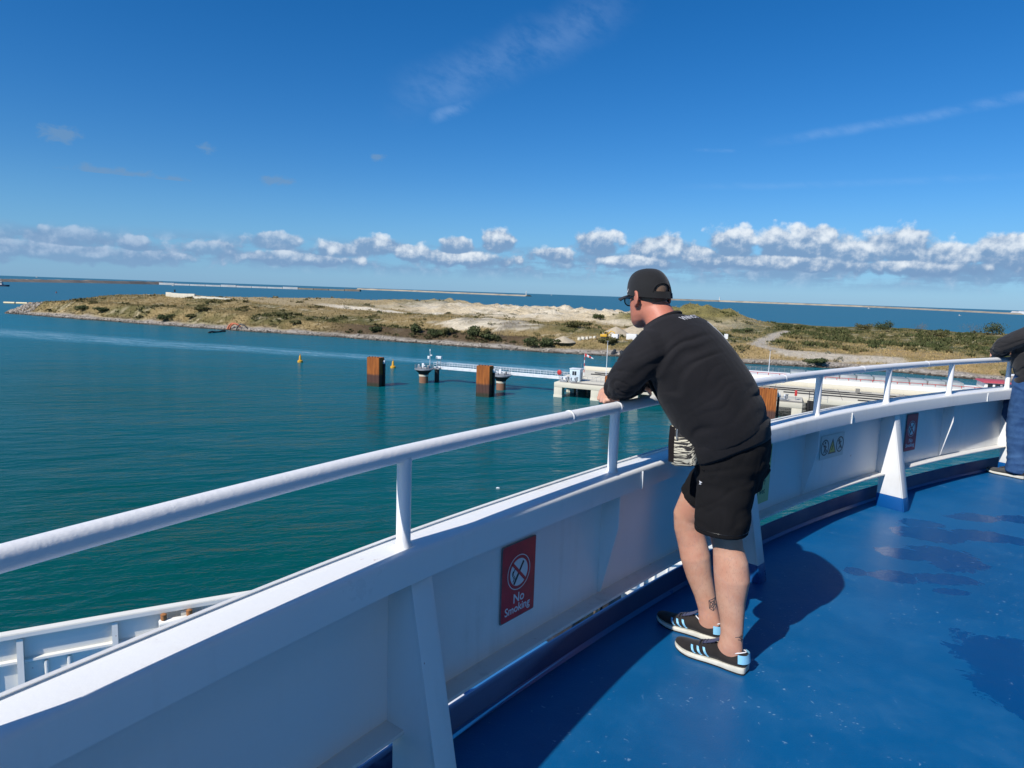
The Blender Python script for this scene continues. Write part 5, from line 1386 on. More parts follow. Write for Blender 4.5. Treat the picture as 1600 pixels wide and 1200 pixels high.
def shoe(T, root, heel, toe, r, sp, width=0.106):
    L = toe - heel
    prof = [(0, .24), (.02, .33), (.08, .385), (.2, .40), (.35, .385), (.5, .43), (.64, .50), (.75, .52), (.86, .455), (.94, .34), (.985, .18), (1.0, .06)]
    def half(x):
        for (x0, w0), (x1, w1) in zip(prof, prof[1:]):
            if x <= x1 + 1e-9: return (w0 + (w1 - w0) * (x - x0) / (x1 - x0)) * width
        return prof[-1][1] * width
    lift = lambda x: 0.016 * max(0.0, (x - .70) / .30) ** 2
    n = 26; xs = [(1 - math.cos(PI * i / n)) / 2 for i in range(n + 1)]
    def outline(zf, k):
        a = [(x, half(x) * k) for x in xs] + [(x, -half(x) * k) for x in reversed(xs[1:-1])]
        return [T((heel + L * x, r + y, zf(x) + lift(x))) for x, y in a]
    so = MB().rings([outline(lambda x: .000, .96), outline(lambda x: .007, 1.0), outline(lambda x: .008, .985)]).build('outsole', sp['tread'], None, smooth=40)
    th = lambda x: .034 - .014 * min(1, x / .8)
    mid = MB().rings([outline(lambda x: .008, 1.02), outline(lambda x: .012, 1.045), outline(lambda x: th(x) * .9, 1.035), outline(lambda x: th(x), 1.0)]).build('midsole', sp['sole'], None, smooth=50)
    # upper: cross-sections along the foot
    top = [(0.0, .080), (.03, .090), (.10, .088), (.18, .078), (.27, .076), (.36, .090), (.44, .094), (.54, .082), (.66, .066), (.78, .055), (.88, .049), (.95, .042), (.99, .033)]
    def th_top(x):
        for (x0, w0), (x1, w1) in zip(top, top[1:]):
            if x <= x1 + 1e-9: return w0 + (w1 - w0) * (x - x0) / (x1 - x0)
        return top[-1][1]
    m = 18; rs = []
    xs2 = [0.004, .03, .07, .12, .18, .24, .30, .36, .42, .48, .55, .62, .70, .78, .85, .91, .955, .985]
    for x in xs2:
        w, zt, zb = half(x) * .985, th_top(x) + lift(x), .018 + lift(x); ring_ = []
        for k in range(m):
            a = 2 * PI * k / m; c, s = math.cos(a), math.sin(a)
            narrow = 1.0 if s < 0 else 1 - .50 * s ** 1.5 * (1 if x < .62 else .55)
            ring_.append(T((heel + L * x, r + math.copysign(abs(c) ** .8, c) * w * narrow, (zt + zb) / 2 + s * (zt - zb) / 2)))
        rs.append(ring_)
    up = MB().rings(rs).build('upper', sp['upper'], None, smooth=60)
    bm_ = bvh_of(up.data)
    out = [so, mid, up]
    side_n = T.dir((0, -1, 0.25)); fd_ = T.dir((1, 0, 0))
    for sgn in (-1, 1):
        nrm = T.dir((0, sgn, 0.25)); parts = []
        if sp.get('stripes'):
            for k in range(3):
                xb, xt = .44 + k * .085, .54 + k * .085; g = MB(); w = .034
                q0 = []
                for i in range(7):
                    u = i / 6; x = xb + (xt - xb) * (u ** .8) - .0; z = .024 + (.070 - .0035 * k - .024) * u
                    q0.append((x, z))
                vs = [[g.bm.verts.new(T((heel + L * (x + d), r + sgn * half(x), z + lift(x)))) for x, z in q0] for d in (0, w)]
                for i in range(6): g.bm.faces.new((vs[0][i], vs[0][i + 1], vs[1][i + 1], vs[1][i]))
                me = g.mesh('stripe')
                for v in me.vertices:
                    h = bm_.ray_cast(v.co + nrm * .12, -nrm, .5); v.co = (h[0] if h[0] else bm_.find_nearest(v.co)[0]) + nrm * .0018
                out.append(link_mesh('stripe', me, sp['stripe'], None, 180))
    # heel tab
    g = MB(); q = []
    for i in range(13):
        a = PI * (i / 12 - .5); x = .012 - .035 + .11 * (1 - math.cos(a)); y = math.sin(a) * .40 * width * 1.02
        q.append((x, y))
    rs = [[T((heel + L * (x + .002 + .016 * k), r + y * (.98 - .16 * k), .052 + .036 * k + (.006 * k if abs(y) < .02 else 0))) for x, y in q] for k in (0, .5, 1)]
    rs2 = [[p + (p - T((heel + L * .22, r, p.z - T((0, 0, 0)).z))).normalized() * .004 for p in ring_] for ring_ in rs]
    g.rings(rs2, closed=False); out.append(g.build('heel_tab', sp['stripe'], None, smooth=180))
    # collar edge, tongue, laces
    g = MB(); pts = []
    for i in range(25):
        a = 2 * PI * i / 24; x = .215 - .185 * math.cos(a); y = .0265 * math.sin(a) * (1.0 if x < .3 else .85)
        pts.append(T((heel + L * x, r + y, th_top(x) + .001 + (.003 if x < .06 else 0))))
    g.tube(pts, .0030, 6, cap=False); out.append(g.build('collar_edge', sp['edge'], None, smooth=180))
    g = MB(); loft(g, [(T((heel + L * .60, r, .074)), .020, .004), (T((heel + L * .46, r, .096)), .022, .006), (T((heel + L * .385, r, .114)), .021, .006), (T((heel + L * .37, r, .120)), .017, .004)], T.dir((0, 1, 0)), 14)
    out.append(g.build('tongue', sp['lining'], None, smooth=60))
    for k in range(5):
        x = .45 + k * .048; g = MB(); y0 = .017 + .002 * k
        g.tube([T((heel + L * (x - .012), r - y0, th_top(x) + .000)), T((heel + L * x, r - y0 * .5, th_top(x) + .005)), T((heel + L * (x + .004), r, th_top(x) + .0065)), T((heel + L * x, r + y0 * .5, th_top(x) + .005)), T((heel + L * (x - .012), r + y0, th_top(x)))], .0034, 6)
        out.append(g.build('lace', sp['lace'], None, smooth=180))
    e = up
    under(up, root); up.name = 'shoe'
    for o in out:
        if o is not up: under(o, root); o.parent = up
    return up

def make_person(T, sp, label, group=None):
    root = empty('person', T((1.05, 2.85, 0)), label, 'person', group)
    RR = T.dir((0, 1, 0)); FF = T.dir((1, 0, 0)); UP = Vector((0, 0, 1))
    P = lambda f, r, z: T((f, r, z))
    V = .0055
    # --- body: one continuous skin
    b = MB()
    loft(b, [(P(.972, 2.82, .055), .030, .060), (P(.968, 2.82, .10), .036, .054), (P(.966, 2.82, .145), .037, .049), (P(.970, 2.82, .21), .041, .052), (P(.982, 2.82, .30), .052, .063), (P(.985, 2.82, .40), .062, .078), (P(.996, 2.82, .47), .060, .076), (P(1.012, 2.82, .53), .055, .066), (P(1.025, 2.82, .58), .060, .068), (P(1.035, 2.81, .68), .072, .082), (P(1.042, 2.81, .80), .078, .090), (P(1.046, 2.82, .93), .080, .092)], RR, 24)
    loft(b, [(P(1.135, 3.0, .055), .030, .060), (P(1.140, 3.0, .10), .036, .052), (P(1.150, 3.0, .145), .037, .048), (P(1.168, 2.995, .21), .041, .052), (P(1.198, 2.985, .30), .052, .063), (P(1.220, 2.975, .39), .060, .073), (P(1.240, 2.97, .46), .057, .070), (P(1.262, 2.96, .53), .056, .066), (P(1.266, 2.955, .585), .060, .068), (P(1.225, 2.95, .67), .070, .080), (P(1.15, 2.94, .78), .078, .088), (P(1.065, 2.92, .92), .080, .092)], RR, 24)
    loft(b, [(P(1.055, 2.87, .86), .13, .095), (P(1.048, 2.868, .95), .145, .108), (P(1.06, 2.84, 1.08), .160, .125), (P(1.13, 2.79, 1.22), .170, .125), (P(1.22, 2.73, 1.36), .165, .115), (P(1.29, 2.70, 1.44), .12, .085), (P(1.325, 2.69, 1.49), .075, .068)], RR, 28)
    # neck and head
    hc = Vector((1.405, 2.705, 1.588)); HS = .945
    fx = sp.get('face', (.905, .425)); Xh = T.dir((fx[0], fx[1], -.14)); Yh = UP.cross(Xh).normalized(); Zh = Xh.cross(Yh)
    H = lambda x, y, z: T(hc) + (Xh * x + Yh * y + Zh * z) * HS
    loft(b, [(P(1.30, 2.69, 1.45), .085, .085), (P(1.325, 2.69, 1.49), .068, .070), (P(1.352, 2.695, 1.53), .062, .066), (H(-.018, 0, -.04), .060, .066), (H(-.012, 0, 0.0), .05, .06)], RR, 24)
    rows = [(-.122, .066, .018, .018), (-.112, .058, .040, .036), (-.092, .038, .070, .054), (-.066, .020, .086, .065), (-.036, .010, .094, .071), (-.008, .004, .098, .075), (.018, -.001, .099, .0765), (.045, -.003, .1005, .0775), (.072, -.005, .097, .0745), (.098, -.008, .083, .064), (.118, -.010, .058, .045), (.129, -.010, .024, .020)]
    b.rings([[H(xc + math.cos(2 * PI * k / 32) * a, math.sin(2 * PI * k / 32) * w, z) for k in range(32)] for z, xc, a, w in rows])
    loft(b, [(H(.092, 0, .022), .006, .008), (H(.101, 0, -.004), .010, .011), (H(.112, 0, -.026), .015, .014), (H(.098, 0, -.038), .013, .010)], Yh, 12)      # nose
    loft(b, [(H(.094, 0.028, .036), .008, .006), (H(.102, 0, .034), .012, .007), (H(.094, -.028, .036), .008, .006)], Zh, 10)    # brow
    for z, w in ((-.064, .007), (-.074, .0075)): loft(b, [(H(.085, .022, z + .001), .003, .003), (H(.101, 0, z), w * .7, w), (H(.085, -.022, z + .001), .003, .003)], Zh, 10)
    for sg in (1, -1):
        # ear: rim, lobe and bowl
        for (x, y, z, a, c_) in ((-.012, .083, .006, .020, .031), (-.006, .080, -.022, .012, .016)):
            ball(b, H(x, sg * y, z), (Xh * .9 - Yh * sg * .38).normalized() * a, (Yh * sg * .9 + Xh * .38).normalized() * .0075, Zh * c_, 16, 9)
        pts = []
        for k in range(11):
            a = R(-120 + 26 * k); pts.append(H(-.013 + .021 * math.cos(a) * -1 - .006, sg * (.087 - .006 * math.cos(a) * -1), .006 + .031 * math.sin(a)))
        b.tube(pts, .0062, 8)
    # arms
    el_l, el_r = (1.440, 2.505, 1.212), (1.455, 2.945, 1.212)
    loft(b, [(P(1.25, 2.62, 1.39), .06, .06), (P(1.30, 2.56, 1.365), .052, .052), (P(1.37, 2.54, 1.285), .046, .046), (P(1.425, 2.53, 1.225), .038, .038), (P(1.44, 2.53, 1.21), .028, .028)], RR, 18)
    loft(b, [(P(1.27, 2.80, 1.39), .06, .06), (P(1.32, 2.87, 1.365), .052, .052), (P(1.39, 2.915, 1.285), .046, .046), (P(1.44, 2.945, 1.225), .042, .042), (P(1.455, 2.945, 1.21), .03, .03)], RR, 18)
    loft(b, [(P(1.44, 2.53, 1.212), .032, .032), (P(1.45, 2.59, 1.208), .042, .040), (P(1.460, 2.68, 1.200), .036, .034), (P(1.47, 2.77, 1.192), .029, .024)], UP, 18)
    loft(b, [(P(1.455, 2.945, 1.212), .035, .035), (P(1.475, 2.86, 1.212), .044, .042), (P(1.50, 2.75, 1.212), .038, .036), (P(1.520, 2.655, 1.208), .029, .024)], UP, 18)
    def hand(w0, fd, dn, thumb, curl, spread=.0195):
        """palm and five fingers from the wrist w0 (T coords) along fd, palm facing dn"""
        fdv, dnv = T.dir(fd), T.dir(dn); sv = fdv.cross(dnv).normalized() * thumb; w = T(w0)
        loft(b, [(w - fdv * .015, .027, .021), (w + fdv * .02, .034, .018), (w + fdv * .055, .042, .016), (w + fdv * .085, .041, .014), (w + fdv * .095, .037, .011)], sv, 18)
        for i, (ln, rad) in enumerate(((.072, .0088), (.081, .0092), (.075, .0088), (.058, .0078))):
            base = w + fdv * (.082 - .004 * abs(i - 1)) + sv * (.029 - i * spread)
            p = base - fdv * .02; pts, rd = [p, base], [rad * 1.05, rad * 1.05]; d = fdv.copy()
            for j, fr in enumerate((.45, .32, .23)):
                d = (d * math.cos(curl[j]) + dnv * math.sin(curl[j])).normalized(); nd = dnv
                p = pts[-1] + d * ln * fr; pts.append(p); rd.append(rad * (.98 - .07 * j)); dnv2 = dnv
            pts.append(pts[-1] + d * .004); rd.append(rad * .55)
            b.tube(pts, rd, 10)
        tb = w + fdv * .022 + sv * .026
        d = (fdv * .62 + sv * .62 + dnv * .35).normalized(); d2 = (fdv * .85 + sv * .2 + dnv * .45).normalized()
        b.tube([tb - sv * .012 - fdv * .01, tb + sv * .002, tb + d * .034, tb + d * .034 + d2 * .028, tb + d * .034 + d2 * .052, tb + d * .034 + d2 * .056], [.012, .0135, .0115, .0105, .0085, .005], 10)
    hand((1.523, 2.650 + sp.get('hoff', 0), 1.205), (-.12, -.93, -.20), (-.22, -.10, -.95), 1, (.25, .45, .35))
    hand((1.472, 2.775, 1.192), (.42, .90, -.08), (0, 0, -1), -1, (.18, .3, .25))
    bm_body = remesh(b, V, 5)
    body = under(link_mesh('body', bm_body, sp['skin'], None), root)
    # --- legs clothing
    s = MB()
    if sp['legs'] == 'shorts':
        loft(s, [(P(1.040, 2.865, 1.05), .168, .136), (P(1.038, 2.868, .99), .180, .146), (P(1.042, 2.870, .92), .182, .148), (P(1.052, 2.872, .84), .174, .136), (P(1.045, 2.87, .78), .16, .13)], RR, 36, 2.3)
        loft(s, [(P(1.036, 2.812, .93), .102, .124), (P(1.040, 2.806, .84), .104, .120), (P(1.042, 2.80, .74), .106, .114), (P(1.040, 2.795, .66), .108, .114), (P(1.040, 2.795, .607), .106, .110)], RR, 30, 2.3, None)
        loft(s, [(P(1.04, 2.94, .93), .112, .150), (P(1.07, 2.945, .86), .112, .138), (P(1.13, 2.955, .78), .108, .120), (P(1.185, 2.965, .705), .106, .108), (P(1.205, 2.968, .672), .105, .106)], RR, 30, 2.3, None)
        me = remesh(s, .0075, 5)
        def folds(c, n):
            q = T.inv(c); f, r, z = q
            a = math.atan2(q.y - 2.84, q.x - 1.04)
            w = mnoise.noise(Vector((f * 5 + z * 2.5, r * 5, z * 3.2 + 3))) * .005 + (1 - abs(mnoise.noise(Vector((f * 9 - z * 4, r * 8, z * 4.5 + 9))))) * .004 - .001
            w -= .0035 * math.exp(-(mnoise.noise(Vector((f * 8 + z * 5, r * 7, z * 9 + 1))) / .09) ** 2) + .002 * math.exp(-(mnoise.noise(Vector((f * 15, r * 13, z * 7 + 5))) / .09) ** 2)
            crot = math.exp(-((z - .84) / .07) ** 2) * mnoise.noise(Vector((f * 4, r * 6, z * 24))) * .006
            return (w + crot) * sst(z, .60, .68)
        displace(me, folds)
        lo = under(link_mesh('shorts', me, sp['legmat'], None), root)
        bs_ = BVHTree.FromPolygons([root.matrix_basis @ v.co for v in me.vertices], [tuple(p.vertices) for p in me.polygons])
        # hem stitching, pocket mouth, small print
        for path in (([P(1.040 + .111 * math.cos(t), 2.795 - .107 * math.sin(t), .63) for t in np.arange(0, 2 * PI + .1, .26)]), [P(1.190 + .107 * math.cos(t), 2.967 - .107 * math.sin(t), .697 - .02 * math.cos(t)) for t in np.arange(0, 2 * PI + .1, .26)]):
            pts = [bs_.find_nearest(p)[0] for p in path]; o = MB().tube(pts, .0018, 5, cap=False).build('hem_stitching', M_FRAMEB, None, smooth=180); under(o, root); o.parent = lo
        pts = []
        for t in np.linspace(0, 1, 10):
            q = P(1.17 - .075 * t, 2.60, 1.00 - .115 * t - .02 * math.sin(t * PI)); h = bs_.ray_cast(q, RR, .6); pts.append((h[0] or bs_.find_nearest(q)[0]) - RR * .001)
        o = MB().tube(pts, .0028, 6).build('pocket_edge', sp['legmat'], None, smooth=180); under(o, root); o.parent = lo
        me2 = MB().prism([(0, 0, 0), (.016, .004, 0), (.012, .010, 0), (.022, .016, 0), (.004, .020, 0), (.006, .010, 0)], (0, 0, .0005)).mesh('print')
        project(me2, bs_, frame_at(P(1.125, 2.60, .815), -RR, UP), .0015); o = under(link_mesh('small_print', me2, M_PRINT, None), root); o.parent = lo
    else:
        for (legs) in ([(1.015, 2.805, .95, .115, .14), (1.02, 2.80, .84, .115, .138), (1.03, 2.805, .72, .095, .115), (1.022, 2.815, .58, .083, .095), (1.005, 2.82, .50, .080, .092), (.995, 2.82, .40, .078, .090), (.985, 2.82, .28, .074, .082), (.975, 2.82, .16, .072, .080), (.975, 2.82, .085, .074, .084), (.978, 2.82, .055, .070, .082)],
                       [(1.04, 2.935, .95, .115, .14), (1.08, 2.945, .84, .112, .135), (1.18, 2.95, .72, .095, .115), (1.255, 2.955, .59, .083, .095), (1.24, 2.965, .50, .080, .092), (1.215, 2.98, .40, .078, .090), (1.19, 2.99, .28, .074, .082), (1.16, 3.0, .16, .072, .080), (1.15, 3.0, .085, .074, .084), (1.15, 3.0, .055, .070, .082)]):
            loft(s, [(P(f, r, z), a, bb) for f, r, z, a, bb in legs], RR, 28)
        loft(s, [(P(1.035, 2.86, 1.05), .180, .148), (P(1.03, 2.865, .97), .196, .165), (P(1.03, 2.87, .87), .195, .165), (P(1.045, 2.87, .80), .15, .13)], RR, 36, 2.2)
        me = remesh(s, .0075, 4)
        def folds(c, n):
            f, r, z = T.inv(c)
            return ((1 - abs(mnoise.noise(Vector((f * 4, r * 4, z * 15))))) * .016 - .008) * (0.35 + sst(-z, -.75, -.6) * .6 + sst(-z, -.25, -.15) * .8) * (.4 + 1.2 * abs(mnoise.noise(Vector((f * 6, r * 6, z * 4))))) + mnoise.noise(Vector((f * 7, r * 7, z * 6 + 4))) * .006
        displace(me, folds)
        under(link_mesh('jeans', me, sp['legmat'], None), root)
    # --- top
    g = MB()
    AXT = T.dir((.46, -.06, .885))
    loft(g, [(P(1.060, 2.850, 1.025), .200, .166), (P(1.074, 2.840, 1.06), .206, .178), (P(1.102, 2.815, 1.12), .210, .186), (P(1.140, 2.785, 1.20), .212, .184), (P(1.184, 2.755, 1.28), .216, .178), (P(1.228, 2.728, 1.355), .218, .164), (P(1.262, 2.710, 1.412), .210, .142), (P(1.294, 2.690, 1.452), .184, .118), (P(1.314, 2.688, 1.481), .128, .095), (P(1.324, 2.69, 1.498), .086, .078)], RR, 40, 2.15, None)
    loft(g, [(P(1.235, 2.62, 1.400), .085, .085), (P(1.298, 2.556, 1.386), .094, .092), (P(1.345, 2.540, 1.328), .088, .084), (P(1.390, 2.530, 1.268), .080, .076), (P(1.425, 2.525, 1.225), .068, .066), (P(1.440, 2.530, 1.212), .050, .048)], RR, 26)
    loft(g, [(P(1.255, 2.80, 1.400), .085, .085), (P(1.305, 2.865, 1.376), .086, .084), (P(1.355, 2.905, 1.325), .080, .077), (P(1.40, 2.93, 1.268), .073, .069), (P(1.44, 2.945, 1.225), .063, .061), (P(1.455, 2.95, 1.212), .050, .048)], RR, 26)
    loft(g, [(P(1.428, 2.510, 1.215), .036, .034), (P(1.438, 2.515, 1.213), .056, .054), (P(1.45, 2.58, 1.212), .063, .058), (P(1.456, 2.66, 1.207), .058, .052), (P(1.462, 2.735, 1.200), .045, .040), (P(1.466, 2.762, 1.197), .040, .035)], UP, 24)
    loft(g, [(P(1.458, 2.972, 1.215), .036, .034), (P(1.460, 2.955, 1.215), .052, .050), (P(1.476, 2.87, 1.214), .057, .053), (P(1.498, 2.77, 1.212), .052, .047), (P(1.514, 2.690, 1.210), .045, .040), (P(1.520, 2.662, 1.208), .040, .035)], UP, 24)
    me = remesh(g, .0065, 6)
    crease = sp.get('crease', 1.0)
    def folds(c, n):
        q = T.inv(c); f, r, z = q
        t = (f - 1.06) * .46 + (z - 1.02) * .885                          # up along the back
        side_ = sst(-r, -2.74, -2.58); low_ = sst(-t, -.32, -.10)
        lift_ = f * .9 - (r - 2.7) * .5
        wob = mnoise.noise(Vector((f * 7, r * 7, z * 7))) * .9
        n1 = mnoise.noise(Vector((t * 9.5 + lift_ * 3.2 + wob * .8, lift_ * 1.0, r * 1.8)))
        n2 = mnoise.noise(Vector((t * 19 + lift_ * 6.0 + wob * 1.6 + 9, lift_ * 2.4, r * 4.0 + 4)))
        n3 = mnoise.noise(Vector((t * 8 + lift_ * 2.6 + 5, lift_ * .9, r * 1.6)))
        gate = sst(mnoise.noise(Vector((f * 5 + 3, r * 4, z * 5))), -.35, .25)
        # sharp valleys between soft rolls
        d = -.0095 * math.exp(-(n1 / .13) ** 2) * (.08 + .55 * low_ + .85 * side_) * gate
        d += -.0030 * math.exp(-(n2 / .13) ** 2) * (.06 + .4 * low_ + .7 * side_) * (1 - gate * .6)
        d += (1 - abs(n3) * 2) * .004 * (.3 + low_)
        d *= sst(t, .02, .09)
        arm = sst(f, 1.30, 1.40) * sst(-z, -1.40, -1.30)
        na, nb = mnoise.noise(Vector((f * 12, r * 9, z * 17 + 2))), mnoise.noise(Vector((f * 20 + 4, r * 16, z * 26)))
        d = d * (1 - arm) + arm * (-.006 * math.exp(-(na / .10) ** 2) - .003 * math.exp(-(nb / .1) ** 2))
        d += mnoise.noise(Vector((f * 5, r * 5, z * 5 + 7))) * .004
        if t > .44: d *= max(.2, 1 - (t - .44) * 8)
        return d * crease + .001
    displace(me, folds)
    top_ = under(link_mesh(sp['topname'], me, sp['top'], None), root)
    bt = BVHTree.FromPolygons([root.matrix_basis @ v.co for v in me.vertices], [tuple(p.vertices) for p in me.polygons])
    # ribbed hem, cuffs, collar
    hb = MB(); loft(hb, [(P(1.034, 2.862, .952), .186, .152), (P(1.040, 2.860, .962), .194, .160), (P(1.053, 2.854, .995), .202, .168), (P(1.062, 2.850, 1.020), .208, .176), (P(1.068, 2.848, 1.030), .204, .172)], RR, 48, 2.3, fixed=AXT)
    me = hb.mesh('hem'); displace(me, lambda c, n: mnoise.noise(c * 7) * .006)
    hm = under(link_mesh('hem_band', me, sp['rib'], None, 60), root)
    for (a, bq) in (((1.462, 2.735, 1.200), (1.470, 2.785, 1.194)), ((1.514, 2.690, 1.210), (1.522, 2.640, 1.206))):
        cu_ = MB(); va, vb = Vector(a), Vector(bq); loft(cu_, [(T(va), .040, .035), (T(va + (vb - va) * .2), .044, .039), (T(va + (vb - va) * .8), .040, .034), (T(vb), .036, .030)], UP, 22)
        under(cu_.build('cuff', sp['rib'], None, smooth=60), root)
    co_ = MB(); pts = [P(1.325, 2.690, 1.500) + RR * math.cos(t) * .086 + T.dir((.80, 0, -.50)) * math.sin(t) * .080 for t in np.arange(0, 2 * PI + .01, PI / 14)]
    co_.tube(pts, .0085, 10, cap=False); under(co_.build('collar', sp['rib'], None, smooth=180), root)
    if sp.get('lettering'):
        me2 = text_mesh(sp['lettering'], .035, .0012)
        bmt = bmesh.new(); bmt.from_mesh(me2); bmesh.ops.subdivide_edges(bmt, edges=bmt.edges[:], cuts=1); bmt.to_mesh(me2); bmt.free()
        zz = T.dir((-.70, -.10, .72)); M = frame_at(P(1.10, 2.675, 1.63), zz, T.dir((.5, 0, .8)))
        project(me2, bt, M, .0022); o = under(link_mesh('lettering', me2, mat('grey_white_print', (.42, .42, .45), .8), None), root); o.parent = top_
        ln = MB().tube([bt.ray_cast(P(1.05 - .10 * t, 2.76 + .10 * t, 1.62 - .08 * t), -zz, .6)[0] + zz * .001 for t in np.linspace(0, 1, 9)], .0016, 5).build('print_line', M_PRINT, None); under(ln, root); ln.parent = top_
    # shoes
    shoe(T, root, .888, 1.222, 2.82, sp); shoe(T, root, 1.072, 1.405, 3.0, sp)
    # --- head things
    if sp.get('cap'):
        nA, nB = 72, 22
        def capf(a, k):
            """a around the head (0 = front), k 0 rim .. 1 crown"""
            c, s_ = math.cos(a), math.sin(a)
            rim = .036 * (.5 + .5 * c) - .010 * (.5 - .5 * c) + .004
            fr = max(0, c) ** 2
            el_ = k * PI / 2; rad = max(0, math.cos(el_)) ** .62; zz_ = math.sin(el_) ** (1.0)
            top_h = .142
            rad = max(0, math.cos(el_)) ** (.70 - .22 * fr); x = c * (.1105 + .004 * fr) * rad - .006 + .016 * k * k; y = s_ * .0895 * max(0, math.cos(el_)) ** .64
            x += fr * .010 * math.sin(k * PI) ; z = rim + (top_h - rim) * zz_
            return H(x, y, z)
        bmc = bmesh.new(); vv = [[bmc.verts.new(capf(2 * PI * i / nA, j / nB)) for i in range(nA)] for j in range(nB)]
        tv = bmc.verts.new(capf(0, 1))
        for j in range(nB - 1):
            for i in range(nA):
                i2 = (i + 1) % nA; am = ((i + .5) / nA * 2 * PI) - PI; km = (j + .5) / nB
                y_, z_ = math.sin(am) * .0885, km
                if abs(am) < .60 and .115 < km < .115 + .20 * math.sqrt(max(0, 1 - (am / .62) ** 2)): continue     # arch above the strap
                bmc.faces.new((vv[j][i], vv[j][i2], vv[j + 1][i2], vv[j + 1][i]))
        for i in range(nA): bmc.faces.new((vv[nB - 1][i], vv[nB - 1][(i + 1) % nA], tv))
        lone = [v for v in bmc.verts if not v.link_faces]; bmesh.ops.delete(bmc, geom=lone, context='VERTS')
        bmesh.ops.recalc_face_normals(bmc, faces=bmc.faces[:])
        bmesh.ops.solidify(bmc, geom=bmc.faces[:], thickness=-.003)
        me = bpy.data.meshes.new('cap'); bmc.to_mesh(me); bmc.free()
        cap = under(link_mesh('cap', me, sp['cap'], None, 50), root)
        # bound arch edge and strap
        g = MB(); ar = [capf(PI + .60 * math.cos(t), .112 + .205 * math.sin(t)) for t in np.linspace(0, PI, 17)]
        g.tube(ar, .0045, 7); o = under(g.build('arch_binding', sp['cap'], None, smooth=180), root); o.parent = cap
        g = MB(); st_ = [[capf(PI + t, -.02) + (capf(PI + t, .0) - T(hc)).normalized() * d for t in np.linspace(-.75, .75, 17)] for d in (.002,)]
        rs = []
        for t in np.linspace(-.80, .80, 19):
            p0, p1 = capf(PI + t, 0.0), capf(PI + t, .105); nr = (p0 - H(0, 0, .0)); nr = (nr - Zh * nr.dot(Zh)).normalized()
            rs.append([p0 + nr * .001, p0 + nr * .0055, p1 + nr * .0055, p1 + nr * .001])
        g.rings(rs); o = under(g.build('strap', sp['cap'], None, smooth=40), root); o.parent = cap
        # peak
        g = MB(); top_r, bot_r = [], []
        for i in range(21):
            a = R(-62 + 124 * i / 20); row = []
            for k in range(9):
                u = k / 8; base_p = capf(a, .02); out_d = .078 * math.cos(a * .88) ** .55 if abs(a) < 1.5 else 0
                d = Xh * u * out_d + Yh * math.sin(a) * u * .006
                droop = -.004 * u * u - .018 * (abs(a) / 1.08) ** 2 * u ** 1.0 * .8
                row.append(base_p + d + Zh * (droop - .004))
            top_r.append(row)
        g.rings([r_ for r_ in top_r], closed=False)
        me = g.mesh('peak', recalc=True); bq = bmesh.new(); bq.from_mesh(me); bmesh.ops.solidify(bq, geom=bq.faces[:], thickness=.004); bq.to_mesh(me); bq.free()
        o = under(link_mesh('peak', me, sp['cap'], None, 60), root); o.parent = cap
        g = MB(); ball(g, H(.010, 0, .1435), Xh * .007, Yh * .007, Zh * .005, 12, 6); o = under(g.build('button', sp['cap'], None, smooth=180), root); o.parent = cap
        for a in (R(0), R(58), R(122), R(180), R(238), R(302)):
            lo_k = .02 if abs(a - PI) > .5 else .34
            pts = [capf(a, k) + (capf(a, k) - H(-.01, 0, .03)).normalized() * .0004 for k in np.linspace(lo_k, .97, 14)]
            o = under(MB().tube(pts, .0014, 5).build('panel_seam', sp['cap'], None, smooth=180), root); o.parent = cap
        # small white emblem on the side of the cap
        p = capf(R(62), .12); nr = (p - H(0, 0, .02)).normalized()
        em = MB().prism([(-.010, -.011, 0), (.010, -.011, 0), (.006, .002, 0), (.003, .016, 0), (-.003, .004, 0)], (0, 0, .0012)).mesh('emblem'); em.transform(frame_at(p + nr * .0025, nr, Zh))
        o = under(link_mesh('emblem', em, M_PRINT, None), root); o.parent = cap
    # close-cropped hair on the back of the head
    bmh = bmesh.new(); nA, nB = 48, 16; vv = []
    zlo = -.030 if sp.get('cap') else -.045
    for j in range(nB + 1):
        row = []
        for i in range(nA + 1):
            a = R(78 + 204 * i / nA) if sp.get('cap') else R(40 + 280 * i / nA); u = j / nB
            edge = zlo + .035 * abs(i / nA - .5) * 2 ** 1
            z = edge + (.128 - edge) * u
            k = 0
            for (z0, x0, a0, w0), (z1, x1, a1, w1) in zip(rows, rows[1:]):
                if z0 <= z <= z1 + 1e-6:
                    k = (z - z0) / (z1 - z0); xc, aa, ww = x0 + (x1 - x0) * k, a0 + (a1 - a0) * k, w0 + (w1 - w0) * k
            th_ = (.0015 if sp.get('cap') else .010) * min(1, u * 5 + .1)
            row.append(bmh.verts.new(H(xc + math.cos(a) * (aa + th_), math.sin(a) * (ww + th_), z)))
        vv.append(row)
    for j in range(nB):
        for i in range(nA): bmh.faces.new((vv[j][i], vv[j][i + 1], vv[j + 1][i + 1], vv[j + 1][i]))
    bmesh.ops.recalc_face_normals(bmh, faces=bmh.faces[:]); me = bpy.data.meshes.new('hair'); bmh.to_mesh(me); bmh.free()
    under(link_mesh('hair', me, M_STUB, None, 180), root)
